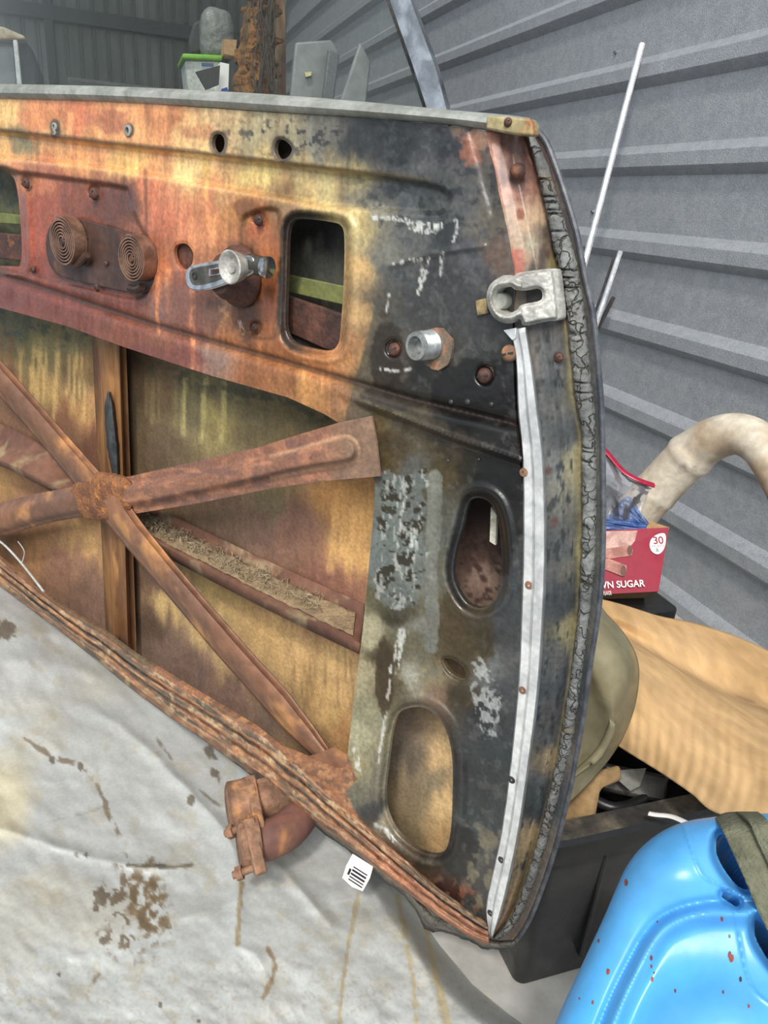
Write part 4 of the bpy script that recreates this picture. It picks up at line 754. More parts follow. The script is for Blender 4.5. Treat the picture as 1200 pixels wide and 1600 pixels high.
def tarp_c(X, Y):
    C = np.ones(X.shape+(3,))*np.array([164, 166, 164.]); C = C*(1+.04*fbm(X/60, Y/60, 1)[..., None]); yb = sst(.0, .4, fbm(X/120, Y/90, 12)); C = lay(C, .35*yb, (166, 160, 142))
    n = fbm(X/10, Y/12, 20); n2 = fbm(X/22, Y/24, 21)
    d = np.hypot((X-228)/38, (Y-1408)/52)+.5*n2; C = lay(C, .9*(1-sst(.7, 1.15, d))*sst(-.3, .0, n), (104, 88, 64))
    d = np.hypot((X-208)/60, (Y-1420)/75)+.5*n2; C = lay(C, .8*(1-sst(.7, 1.2, d))*sst(.12, .22, n), (96, 82, 64))
    def line(pts, wd, col, a=.85, th=-.1):
        nonlocal C
        d, t = dline(X+3*fbm(X/18, Y/18, 5), Y+3*fbm(X/18, Y/18, 6), pts); C = lay(C, a*(1-sst(wd-1.5, wd+1.5, d+wd*.8*n))*sst(th-.1, th+.1, n2), col)
    line([(0, 1122), (22, 1130), (40, 1155), (80, 1182), (128, 1196), (150, 1222), (165, 1262), (185, 1300), (195, 1340)], 3.5, (104, 92, 76)); line([(60, 1290), (165, 1260)], 1.5, (120, 110, 96), .5)
    line([(195, 1450), (180, 1490), (148, 1530), (140, 1545)], 3, (118, 104, 84)); line([(325, 1172), (335, 1195), (350, 1222)], 6, (92, 82, 70)); line([(240, 1150), (290, 1215), (330, 1250), (345, 1262)], 2.5, (110, 104, 96))
    line([(200, 1352), (260, 1354), (300, 1352)], 3, (70, 64, 52), .8, -.6); line([(378, 1380), (373, 1420), (371, 1475)], 3.5, (128, 112, 84), .8, -.5); line([(418, 1480), (430, 1510), (425, 1530), (410, 1560)], 3.5, (124, 108, 84), .9, -.5)
    line([(559, 1398), (546, 1470), (533, 1560), (528, 1640)], 3.2, (150, 136, 106), .8, -.6); line([(622, 1400), (634, 1460), (648, 1540), (650, 1600)], 4, (160, 144, 110), .7, -.2); line([(665, 1450), (685, 1540), (700, 1600)], 5, (170, 154, 118), .8, -.3); line([(706, 1462), (735, 1510), (765, 1555)], 5, (176, 160, 124), .7, -.3); line([(210, 1465), (300, 1440), (345, 1420)], 2, (150, 144, 130), .5)
    for a, b, r in ((298, 1250, 6), (120, 1335, 4), (135, 1335, 3), (158, 1402, 12), (163, 1470, 7), (150, 1420, 5), (250, 1570, 4), (92, 1522, 3), (82, 1188, 5), (126, 1198, 5), (10, 985, 14), (335, 1208, 6), (310, 1595, 3)):
        C = blob(X, Y, a, b, r, r*1.2, (90, 80, 68), C, .85, .5, ns=5)
    m_ = sst(.25, .4, fbm(X/30, Y/26, 30)); C = lay(C, .25*m_, (150, 138, 112)); m_ = sst(.3, .36, fbm(X/5, Y/5, 31)); C = lay(C, .35*m_*sst(1450, 1550, Y), (140, 130, 112))
    C = lay(C, .7*(1-sst(20, 60, np.hypot(X-5, (Y-1250)*.6))), (190, 178, 146))
    return srgb(np.clip(C, 5, 240))
TARP = sheet('tarp', TO, [], tarp_h, tarp_c, m_tarp, None, step=3., P=Pz, thick=.003, back=(0, 0, -1)); tag(TARP, 'crumpled dirty grey-white plastic sheet spread over the floor under the door', 'tarp')
# pale board lying beyond, under the tote
mb = MB(); obox(mb, (.77, .78, .003), (1.05, 0, 0), (0, 1.05, 0), (0, 0, .006)); tag(mb.build('groundsheet', M('pale_sheet', (176, 174, 168), (156, 152, 146), rough=.7, scale=5, bump=.3)), 'pale flat sheet on the floor beneath the black tote', 'sheet')

# rusty exhaust pipes with clamps
def zz_(x, y, z): return Pz(np.array([float(x)]), np.array([float(y)]), np.array([float(z)]))[0]
EX = thing('exhaust_pipe', zz_(400, 1300, .09).tolist(), 'rusty flanged double exhaust pipe lying on the tarp under the door edge', 'exhaust pipe')
a = [zz_(372, 1258, .138), zz_(400, 1252, .138), zz_(440, 1242, .136), zz_(490, 1225, .132), zz_(540, 1200, .13)]; mb = MB(); tube(mb, resample(cr(a, 6), 30), .0235, 24); mb.build('pipe', m_rust, EX)['label'] = 'straight upper pipe'
b = [zz_(392, 1318, .130), zz_(420, 1312, .130), zz_(450, 1296, .128), zz_(470, 1272, .125), zz_(482, 1245, .122), zz_(496, 1210, .12)]; mb = MB(); tube(mb, resample(cr(b, 6), 40), .022, 24); mb.build('pipe', M('elbow_rust', (126, 84, 70), (104, 72, 64), rough=.75, scale=16, bump=.4, c3=(160, 112, 72), s3=20, t3=.58), EX)['label'] = 'bent lower pipe'
def rib_ring(mb, c, d, prof): lathe(mb, c, d, prof, 26)
d = (a[1]-a[0])/np.linalg.norm(a[1]-a[0]); mb = MB(); rib_ring(mb, a[0]-d*.012, d, [(.024, 0), (.0285, .002), (.0285, .020), (.0295, .022), (.0295, .030), (.026, .033)]); mb.build('flange', m_rust, EX)
d2 = (b[1]-b[0])/np.linalg.norm(b[1]-b[0]); mb = MB(); rib_ring(mb, b[0]-d2*.014, d2, [(.022, 0), (.0265, .002), (.0265, .012), (.031, .014), (.031, .022), (.024, .024)]); mb.build('flange', m_rust, EX)
def bar(p, q, w_, t_, name):
    p = np.array(p); q = np.array(q); dr = q-p; L = np.linalg.norm(dr); x, y, z = frame(dr); mb = MB(); obox(mb, (p+q)/2, x*w_, y*t_, dr); return mb.build(name, m_rust, EX, bevel=.002)
bar(zz_(391, 1214, .165), zz_(406, 1296, .150), .012, .009, 'clamp_bar'); bar(zz_(388, 1280, .16), zz_(408, 1366, .135), .013, .010, 'clamp_bar')
def stud(p, q, r=.0042):
    mb = MB(); tube(mb, [p, q], r, 10); s = mb.build('stud', m_rust, EX); d = (np.array(q)-p)/np.linalg.norm(np.array(q)-p); mb = MB(); lathe(mb, np.array(p)+d*.004, d, [(r*1.9, 0), (r*1.9, .007)], 6); mb.build('nut', m_rust, s)
stud(zz_(352, 1303, .13), zz_(402, 1284, .15)); stud(zz_(364, 1368, .118), zz_(412, 1350, .13)); stud(zz_(368, 1232, .160), zz_(428, 1216, .16))
# small label with bars
cq = [(551, 1334), (562, 1341), (583, 1354), (578, 1372), (567, 1392), (550, 1385), (535, 1371), (541, 1352)]
q = np.array(cq, float); t0 = Pz(q[:, 0], q[:, 1], np.array([.128, .125, .122, .119, .116, .118, .122, .126])); up3 = np.cross(t0[2]-t0[0], t0[6]-t0[0]); up3 /= np.linalg.norm(up3); up3 = up3 if up3[2] > 0 else -up3
mb = MB(); prism(mb, t0, t0-up3*.0012); LB = mb.build('barcode_label', m_white, None, smooth=0, solid=0); tag(LB, 'small curled white label with black bars, on the tarp below the door edge', 'label')
def onlab(s, t):   # s across, t down
    return t0[0]*(1-s)*(1-t)+t0[2]*s*(1-t)+t0[4]*s*t+t0[6]*(1-s)*t+up3*.0004
mb = MB(); x = .40; rs2 = np.random.RandomState(2)
while x < .93:
    wv_ = rs2.choice([.05, .08]); mb.add([onlab(.25, x), onlab(.92, x), onlab(.92, x+wv_), onlab(.25, x+wv_)], [(0, 1, 2, 3)]); x += wv_+.06
mb.add([onlab(.12, .55), onlab(.22, .55), onlab(.22, .8), onlab(.12, .8)], [(0, 1, 2, 3)])
mb.build('printed_bars', m_print, LB, smooth=0)

# ---- black tote
TOTE = thing('storage_tote', (.58, .58, 0), 'black plastic storage tote with dusty rim behind the door corner', 'tote')
zr = .25; xl0, xl1 = .368, .350; xr0, xr1 = .77, .79; yf0, yf1 = .466, .450; yb0, yb1 = .69, .705
def rrect(x0, x1, y0, y1, z, r, n=6):
    out = []
    for cx_, cy_, a0 in ((x1-r, y1-r, 0), (x0+r, y1-r, 90), (x0+r, y0+r, 180), (x1-r, y0+r, 270)):
        for k in range(n+1): a = math.radians(a0+90*k/n); out.append((cx_+r*math.cos(a), cy_+r*math.sin(a), z))
    return out
secs = [(.012, 0), (.0, .008)]
lv = [rrect(xl0+.004, xr0-.01, yf0+.004, yb0-.01, .008, .010), rrect(xl0, xr0, yf0, yb0, .014, .012), rrect(xl1+.008, xr1-.008, yf1+.008, yb1-.008, zr-.035, .025), rrect(xl1+.010, xr1-.010, yf1+.010, yb1-.010, zr-.002, .025), rrect(xl1+.016, xr1-.016, yf1+.016, yb1-.016, zr-.002, .022), rrect(xl0+.012, xr0-.012, yf0+.012, yb0-.012, .03, .02)]
n_ = len(lv[0]); V = [p for l in lv for p in l]; F = [tuple(reversed(f)) for f in gridfaces(len(lv), n_, True)]; F.append(tuple(range(n_))[::-1]); F.append(tuple((len(lv)-1)*n_+k for k in range(n_)))
mk('tub', V, [f[::-1] for f in F[:-2]]+F[-2:], m_black, TOTE)
lv = [rrect(xl1-.006, xr1+.006, yf1-.006, yb1+.006, zr-.030, .03), rrect(xl1-.010, xr1+.010, yf1-.010, yb1+.010, zr-.028, .03), rrect(xl1-.010, xr1+.010, yf1-.010, yb1+.010, zr-.004, .03), rrect(xl1-.006, xr1+.006, yf1-.006, yb1+.006, zr, .03), rrect(xl1+.016, xr1-.016, yf1+.016, yb1-.016, zr+.001, .022), rrect(xl1+.018, xr1-.018, yf1+.018, yb1-.018, zr-.01, .022)]
V = [p for l in lv for p in l]; F = gridfaces(len(lv), n_, True); mk('rim', V[:n_*4], [f for f in F if max(f) < n_*4], m_black, TOTE, smooth=40)
mk('rim_top', V[n_*3:], [tuple(i-n_*3 for i in f) for f in F if min(f) >= n_*3], m_rimdust, TOTE, smooth=40)['label'] = 'rim top caked with brown dust'
for x in (.44, .57, .70):
    mb = MB(); obox(mb, (x, yf0-.004, .13), (.006, 0, 0), (0, .010, 0), (0, 0, .17)); mb.build('front_rib', m_black, TOTE, bevel=.002)
mb = MB(); obox(mb, (.585, .785, .160), (.25, 0, 0), (0, .125, 0), (0, 0, .306)); tag(mb.build('black_crate', m_black, None, bevel=.006), 'plain black crate that the red carton stands on, behind the tote', 'crate')
# contents: brown bag, dark bits, cable tie
bgp = [(880, 1215), (950, 1200), (968, 1195), (972, 1218), (938, 1232), (930, 1278), (878, 1285)]
mb = MB(); prism(mb, rl([(x, y, .86) for x, y in bgp]), rl([(x, y, .92) for x, y in bgp])); tag(mb.build('paper_bag', M('brown_bag', (150, 122, 84), (116, 92, 62), rough=.9, scale=20, bump=.8, bscale=60, bdist=.006), None, bevel=.004), 'crumpled brown paper bag poking out of the tote behind the green plastic', 'paper bag')
rs = np.random.RandomState(9)
def junk(name, c, s, mat, label, cat, rot):
    mb = MB(); x, y, z = frame(rot); obox(mb, c, x*s[0], y*s[1], z*s[2]); return tag(mb.build(name, mat, None, bevel=.004), label, cat)
junk('plastic_block', rl([(985, 1225, .94)])[0], (.07, .05, .03), m_dark, 'dark grey moulded plastic block inside the tote', 'block', (.3, .5, .6))
mb = MB(); tube(mb, resample(cr(rl([(930, 1250, .90), (962, 1262, .90), (1005, 1248, .92), (1045, 1205, .96), (1010, 1185, .98)]), 6), 30), .006, 10); tag(mb.build('rubber_hose', m_black), 'black rubber hose curled inside the tote', 'hose')
mb = MB(); prism(mb, rl([(950, 1205, .90), (1010, 1200, .92), (1000, 1228, .90), (985, 1236, .89)]), rl([(950, 1205, .91), (1010, 1200, .93), (1000, 1228, .91), (985, 1236, .90)])); tag(mb.build('metal_bracket', m_rail), 'dull grey triangular bracket inside the tote', 'bracket')
mb = MB(); q = resample(cr(rl([(1014, 1271, .826), (1025, 1273, .824), (1050, 1276, .82), (1075, 1287, .81), (1100, 1302, .80)]), 6), 20); x_ = np.array([0, 0, 1.]); tube(mb, q, .0032, 8, sq=.4); tag(mb.build('cable_tie', m_white), 'white plastic tie lying across the tote rim', 'cable tie')

# ---- folded kraft cardboard
E0 = [(880, 925, .99), (935, 935, 1.0), (975, 945, 1.01), (1030, 962, 1.03), (1080, 972, 1.03), (1140, 990, 1.02), (1200, 1016, 1.0), (1320, 1075, .95)]
E0b = [(880, 945, .97), (935, 955, .98), (975, 968, .985), (1030, 990, .99), (1080, 1010, .99), (1140, 1038, .98), (1200, 1066, .96), (1320, 1130, .91)]
E1 = [(880, 965, .97), (935, 975, .98), (975, 990, .985), (1030, 1022, .98), (1080, 1052, .975), (1140, 1082, .96), (1200, 1102, .94), (1320, 1160, .89)]
E2 = [(880, 985, .93), (935, 1000, .92), (975, 1012, .915), (1030, 1034, .91), (1080, 1062, .90), (1140, 1096, .88), (1200, 1128, .86), (1320, 1190, .80)]
E3 = [(880, 1030, .87), (935, 1050, .865), (975, 1062, .86), (1030, 1090, .85), (1080, 1120, .84), (1140, 1150, .82), (1200, 1178, .80), (1320, 1235, .75)]
E4 = [(880, 1085, .845), (935, 1105, .84), (975, 1122, .83), (1030, 1150, .82), (1080, 1178, .81), (1140, 1210, .79), (1200, 1232, .77), (1320, 1290, .72)]
E5 = [(880, 1120, .86), (935, 1145, .85), (975, 1172, .84), (1030, 1206, .825), (1080, 1240, .80), (1115, 1268, .785), (1200, 1290, .765), (1320, 1340, .72)]
G = loft([rl(e) for e in (E0, E0b, E1, E2, E3, E4, E5)], 140, True, 60)
s_ = np.arange(140)[:, None]*.75; t_ = np.arange(60)[None, :]; dv = .0006*np.sin(s_*1.5+2.5*fbm(s_/20+t_*0, t_/20+s_*0, 3))*(1-sst(30, 100, s_)*.7)*sst(20, 32, t_)+.003*fbm(s_/9+t_*0, t_/14+s_*0, 6)
G = G+(CAM-G)/np.linalg.norm(CAM-G, axis=-1, keepdims=True)*dv[..., None]
tag(mkgrid('cardboard_sheet', G, m_card, None, solid=.004, smooth=60), 'folded tan cardboard sheet resting over the black tote', 'cardboard')

# ---- dusty green plastic cover
A0 = [(930, 930, .80), (945, 955, .80), (972, 985, .80), (993, 1020, .79), (999, 1055, .78), (992, 1105, .765), (975, 1150, .75), (950, 1190, .74), (920, 1225, .73), (892, 1252, .72), (872, 1300, .71)]
A1 = [(905, 935, .76), (925, 965, .76), (945, 1000, .755), (962, 1030, .75), (968, 1060, .745), (964, 1105, .735), (952, 1145, .725), (935, 1175, .72), (905, 1205, .715), (880, 1235, .71), (862, 1290, .70)]
A2 = [(885, 940, .75), (900, 975, .75), (920, 1020, .745), (935, 1060, .74), (948, 1095, .732), (955, 1130, .725), (945, 1165, .718), (925, 1190, .71), (895, 1215, .705), (872, 1240, .70), (855, 1290, .69)]
A3 = [(860, 950, .765), (878, 985, .765), (900, 1030, .76), (915, 1070, .752), (925, 1105, .745), (928, 1140, .738), (920, 1165, .732), (905, 1180, .728), (880, 1205, .72), (860, 1230, .715), (845, 1280, .705)]
A4 = [(840, 960, .77), (850, 995, .77), (860, 1030, .765), (870, 1070, .76), (875, 1105, .755), (875, 1140, .75), (870, 1165, .745), (860, 1185, .74), (850, 1205, .735), (840, 1230, .73), (830, 1280, .72)]
A0, A1, A2, A3, A4 = [[(x, y, d_+.10*float(sst(1020, 1240, y))) for x, y, d_ in e if y < 1275] for e in (A0, A1, A2, A3, A4)]
G = loft([rl(e) for e in (A0, A1, A2, A3, A4)], 80, True, 40); tag(mkgrid('plastic_cover', G, m_mud, None, solid=.003, smooth=60), 'dusty olive-grey moulded plastic cover bulging out behind the door', 'plastic cover')

# ---- red carton and bags
BXp = [rl([(800, 836, 1.03)])[0], rl([(1045, 824, 1.09)])[0], rl([(1029, 924, 1.07)])[0], rl([(785, 937, 1.01)])[0]]
TLp, TRp, BRp, BLp = BXp; ex = TRp-TLp; ex /= np.linalg.norm(ex); ez = (TLp-BLp); ez -= ex*(ez@ex); ez /= np.linalg.norm(ez); en = np.cross(ex, ez)
if en @ (CAM-TLp) < 0: en = -en
BOX = thing('oatmeal_carton', ((BLp+BRp)/2-en*.05).tolist(), 'open dark red food carton with white lettering, by the upright white pipe', 'carton')
bd = -en*.095; th = .0015; mb = MB()
prism(mb, [TLp, TRp, BRp, BLp], [p-en*th for p in (TLp, TRp, BRp, BLp)]); mb.build('front_panel', m_red, BOX, smooth=0)['label'] = 'dark red printed front'
mb = MB()
for (p, q_) in (((TRp, BRp), None), ((TLp, BLp), None)): a_, b_ = p; sgn = -1 if a_ is TRp else 1; prism(mb, [a_-en*th, a_+bd, b_+bd, b_-en*th], [v+ex*sgn*th for v in (a_-en*th, a_+bd, b_+bd, b_-en*th)])
prism(mb, [v+bd for v in (TLp, TRp, BRp, BLp)], [v+bd+en*th for v in (TLp, TRp, BRp, BLp)]); prism(mb, [BLp, BRp, BRp+bd, BLp+bd], [v+ez*th for v in (BLp, BRp, BRp+bd, BLp+bd)]); mb.build('carton_walls', m_kraft, BOX, smooth=0)
fp_ = [(1008, 812), (1046, 824), (1044, 829), (1006, 830)]; mb = MB(); prism(mb, rl([(x, y, 1.112) for x, y in fp_]), rl([(x, y, 1.116) for x, y in fp_])); mb.build('inner_flap', m_kraft, BOX, smooth=0)
def onbox(px, py, lift=.0004):
    r = W(float(px), float(py)); t = ((TRp+en*lift-CAM)@en)/(r@en); return CAM+r*t
def decal(name, poly, mat, parent, lift=.0004): V = [onbox(x, y, lift) for x, y in poly]; mb = MB(); prism(mb, V, [v-en*.0003 for v in V]); return mb.build(name, mat, parent, smooth=0)
decal('oats_picture', [(880, 832), (996, 829), (992, 845), (982, 858), (968, 868), (950, 874), (880, 882)], m_pink, BOX)
for pts, r in (([(930, 868), (986, 860)], 9), ([(930, 874), (976, 892)], 10)):
    (x0, y0), (x1, y1) = pts; dx, dy = x1-x0, y1-y0; L = math.hypot(dx, dy); nx_, ny_ = -dy/L*r*.9, dx/L*r*.9
    s = decal('cinnamon_picture', [(x0+nx_, y0+ny_), (x0-nx_, y0-ny_), (x1-nx_, y1-ny_), (x1+nx_*.0+dx/L*3, y1+dy/L*3), (x1+nx_, y1+ny_)], m_cinn, BOX, .0007)
    decal('stick_end', [(x1+math.cos(a_)*r*.45-2, y1+math.sin(a_)*r*.85) for a_ in np.linspace(0, 6.28, 14, endpoint=False)], M('print_brown', (96, 60, 50), rough=.6, bump=0), s, .001)
drop = cr([(1039, 834), (1040, 848), (1036, 860), (1028, 866), (1019, 862), (1015, 852), (1018, 842), (1027, 835)], 3, True); decal('badge', drop, m_white, BOX, .0006)
def text(body, px, py, size_px, mat, parent, bold=0., xs=1.0):
    cu = bpy.data.curves.new('t', 'FONT'); cu.body = body; cu.size = 1; cu.offset = bold; to = bpy.data.objects.new('t', cu); COL.objects.link(to); dg = bpy.context.evaluated_depsgraph_get(); me = bpy.data.meshes.new_from_object(to.evaluated_get(dg))
    bpy.data.objects.remove(to); sc = np.linalg.norm(onbox(px, py)-onbox(px, py+size_px)); O = onbox(px, py, .0009); V = [O+ex*(v.co.x*sc*1.35*xs)+ez*(v.co.y*sc*1.35) for v in me.vertices]; F = [tuple(p.vertices) for p in me.polygons]
    nm = 'lettering'; return mk(nm, V, F, mat, parent, smooth=0)
text('BROWN SUGAR', 907, 921, 11, m_white, BOX, .015, .93); text('NATURAL FLAVOR', 927, 931, 7, m_white, BOX, 0, .36); text('30', 1021, 850, 12, m_red, BOX, .02); text('PACKETS', 1019, 855, 3.6, m_red, BOX, 0, .95); text('&', 1025, 862, 6, m_print, BOX)
# clear zip bag with red seal
ZP = [[(900, 640, 1.06), (935, 690, 1.06), (952, 712, 1.06), (975, 738, 1.06), (1000, 752, 1.06), (1022, 760, 1.07)], [(900, 700, 1.03), (935, 730, 1.04), (952, 748, 1.03), (975, 765, 1.05), (995, 770, 1.04), (1012, 772, 1.06)], [(900, 760, 1.05), (935, 775, 1.03), (952, 790, 1.05), (970, 800, 1.03), (985, 806, 1.05), (1000, 812, 1.05)], [(900, 830, 1.05), (935, 835, 1.05), (952, 838, 1.05), (970, 838, 1.06), (985, 836, 1.06), (1000, 834, 1.06)]]
G = loft([rl([(x, y, d_+.05) for x, y, d_ in e]) for e in ZP], 50, True, 40); s_ = np.arange(50)[:, None]; t_ = np.arange(40)[None, :]; G = G+W(960., 770.)*(.008*fbm(s_/7+t_*0., t_/6+s_*0., 5))[..., None]
ZB = mkgrid('zip_bag', G, m_zip, None, solid=.0006); tag(ZB, 'clear crumpled zip bag with red seal strip, standing in the red carton', 'plastic bag')
mb = MB(); q = resample(cr(rl([(880, 610, 1.108), (935, 690, 1.103), (952, 711, 1.103), (975, 737, 1.103), (1000, 751, 1.103), (1021, 758, 1.113)]), 6), 40); tube(mb, q, .0056, 10, sq=.5); mb.build('zip_seal', M('magenta_seal', (160, 18, 58), rough=.35, bump=0), ZB)['label'] = 'red seal strip'
for j, (pts, lb) in enumerate((([[(966, 784), (984, 776), (1000, 800), (1014, 818)], [(958, 796), (972, 792), (992, 810), (1008, 826)], [(948, 806), (960, 812), (982, 824), (1002, 838)]], 'blue tinted clear bag folded upright in the red carton'), ([[(905, 802), (940, 806), (975, 812), (1010, 818)], [(905, 818), (940, 820), (975, 824), (1010, 827)], [(905, 838), (940, 838), (975, 838), (1008, 838)]], 'blue tinted clear bag lying flat along the front of the red carton'))):
    G = loft([rl([(x, y, 1.10-.012*j) for x, y in l]) for l in pts], 40, True, 24); s_ = np.arange(40)[:, None]; t_ = np.arange(24)[None, :]; G = G+W(960., 800.)*(.006*fbm(s_/20+t_*0., t_/2.+s_*0., 8+j))[..., None]
    tag(mkgrid('zip_bag', G, m_bluezip, None, solid=.0006), lb, 'plastic bag')

# ---- white bent pipe leaning in the corner
WP = thing('bent_pipe', rl([(960, 860, 1.16)])[0].tolist(), 'dusty white bent pipe rising behind the red carton and curving right', 'pipe')
q = resample(cr(rl([(940, 870, 1.27), (1000, 795, 1.25), (1045, 745, 1.23), (1085, 706, 1.21), (1115, 686, 1.19), (1150, 678, 1.17), (1182, 690, 1.15), (1208, 722, 1.13), (1240, 790, 1.12), (1270, 900, 1.11), (1280, 1020, 1.10)]), 8), 110)
R_ = np.interp(np.linspace(0, 1, 110), [0, .2, .21, .24, .32, .34, .37, .5, .7, 1], [.034, .034, .036, .034, .034, .0375, .033, .029, .026, .026])
mb = MB(); tube(mb, q, R_*1.0, 30); mb.build('pipe', m_pipe, WP)
O = rl([(1036, 752, 1.205)])[0]; mb = MB(); dd_ = (CAM-O)/np.linalg.norm(CAM-O); lathe(mb, O-dd_*.004, dd_, [(.004, 0), (.004, .0045), (.0025, .0055)], 12); mb.build('screw', m_rustdk, WP)

# ---- bright trim strips leaning on the right wall
def leaner(name, p0, p1, w_, label, mat, d0, d1):
    A_ = Pw(np.array([float(p0[0])]), np.array([float(p0[1])]), d0)[0]; B_ = Pw(np.array([float(p1[0])]), np.array([float(p1[1])]), d1)[0]; dr = B_-A_; L = np.linalg.norm(dr); dr /= L
    s = np.cross(dr, CAM-A_); s /= np.linalg.norm(s); nn = np.cross(s, dr); nn = nn if nn @ (CAM-A_) > 0 else -nn; B_ = A_+dr*L*1.25; V = []
    for P in (A_, B_):
        for u_, v_ in ((-.5, -.0), (-.5, .35), (-.2, .5), (.25, .5), (.5, .2), (.5, 0)): V.append(P+s*u_*w_+nn*v_*w_)
    F = [(k, (k+1) % 6, 6+(k+1) % 6, 6+k) for k in range(6)]+[(5, 4, 3, 2, 1, 0), (6, 7, 8, 9, 10, 11)]
    return tag(mk(name, V, F, mat, None, smooth=0, bevel=.0008), label, 'trim strip', 'metal trim strips leaning on the right wall')
m_strip = M('bright_strip', (232, 232, 234), (212, 212, 216), rough=.25, metal=.7, scale=30, bump=.05, var=.03)
leaner('metal_trim', (1003, 69), (913, 412), .014, 'longest bright metal strip leaning on the grey ribbed wall', m_strip, 1.118, .98)
leaner('metal_trim', (969, 394), (929, 514), .012, 'short bright metal strip leaning on the wall beside the longest one', m_strip, 1.10, 1.0)
leaner('metal_trim', (958, 466), (931, 520), .010, 'shortest dark metal strip, lowest of the three against the wall', m_dark, 1.11, 1.02)
leaner('metal_trim', (961, 398), (926, 500), .006, 'thin dark edge strip directly left of the short bright one', m_dark, 1.11, 1.01)

# ---- blue jerry can
JC_ = thing('jerry_can', (.45, .38, .0), 'bright blue plastic jerry can with paint nicks, in the front corner', 'jerry can')
jc0 = Pr(np.array(1080.), np.array(1440.), np.array(.50)); jn = (CAM-jc0); jn /= np.linalg.norm(jn); jn = jn*.85+np.array([-.10, -.15, .12]); jn /= np.linalg.norm(jn)
def Pj(x, y, h=0.): r = W(x, y); t = ((jc0-CAM)@jn+np.asarray(h, float))/(r@jn); return CAM+r*t[..., None]
JO = np.concatenate([cr([(845, 1650), (880, 1570), (915, 1495), (945, 1430), (962, 1390), (980, 1352), (1004, 1322), (1036, 1298), (1070, 1284), (1110, 1277), (1160, 1272), (1230, 1270), (1330, 1268)], 5), [(1340, 1760), (800, 1760)]])
HA = cr([(1122, 1306), (1135, 1306), (1150, 1326), (1164, 1352), (1172, 1384), (1166, 1390), (1150, 1382), (1130, 1356), (1119, 1330)], 4, True)
HB = cr([(1180, 1436), (1190, 1440), (1212, 1466), (1222, 1500), (1212, 1512), (1194, 1490), (1180, 1462)], 4, True)
HC = cr([(1128, 1394), (1142, 1396), (1156, 1408), (1152, 1417), (1140, 1410), (1128, 1402)], 3, True)
RIBL = cr([(925, 1650), (958, 1565), (990, 1500), (1012, 1462), (1035, 1438), (1068, 1422), (1108, 1414), (1140, 1414)], 5)
SEAM = cr([(1068, 1288), (1078, 1320), (1088, 1350), (1102, 1372), (1130, 1386), (1146, 1420), (1156, 1470), (1166, 1520), (1180, 1550), (1210, 1575)], 5)
def jc_h(X, Y):
    e = sdpoly(X, Y, JO)[0]; h = -.030*(1-np.sqrt(np.clip(1-(1-np.clip(e/62., 0, 1))**2, 0, 1)))
    d, t = dline(X, Y, RIBL); sg = sdpoly(X, Y, np.concatenate([RIBL, [(1400, 1414), (1400, 1800), (900, 1800)]]))[0]
    h += .010*np.exp(-((sg-14)/12.)**2)-.0035*np.exp(-((sg+6)/6.)**2)-.003*sst(22, 40, sg)
    h += .012*np.exp(-(((X-1062)/70.)**2+((Y-1368)/55.)**2))
    h += .022*np.exp(-(((X-1120)/120.)**2+((Y-1630)/95.)**2)**1.4)
    d, t = dline(X, Y, SEAM); h += .0014*np.exp(-(d/2.2)**2)
    for p, wd, a in ((HA, 16, .014), (HB, 16, .014), (HC, 9, .006)): s = -sdpoly(X, Y, p)[0]; h += -a*(1-sst(0, wd, s))**1.5
    return h
sheet('can_body', JO, [HA, HB, HC], jc_h, None, m_blue, JC_, step=3., P=Pj, thick=.10, back=-jn+np.array([0, 0, -.25]))
rs = np.random.RandomState(11); m_nick = M('rusty_nick', (150, 62, 44), (90, 60, 50), rough=.8, scale=90, bump=0)
for (x, y, r) in ((950, 1518, 5), (1140, 1492, 5), (1157, 1530, 4), (1143, 1497, 6), (1055, 1548, 3), (1027, 1440, 2), (978, 1379, 5), (935, 1470, 3), (1130, 1550, 3), (926, 1566, 3), (1018, 1497, 4), (1018, 1510, 3), (1019, 1530, 4), (1022, 1520, 2), (1140, 1463, 3), (1128, 1436, 4), (1170, 1572, 3), (905, 1560, 2)):
    a_ = np.linspace(0, 6.28, 9, endpoint=False); X = x+r*.5*np.cos(a_)*(1+.4*rs.rand(9)); Y = y+r*.9*np.sin(a_)*(1+.4*rs.rand(9)); V = Pj(X, Y, jc_h(X, Y)+.0003); fl = MB(); fl.add(V, [tuple(range(9))[::-1]]); fl.build('paint_nick', m_nick if rs.rand() > .3 else m_dark, JC_, smooth=0)

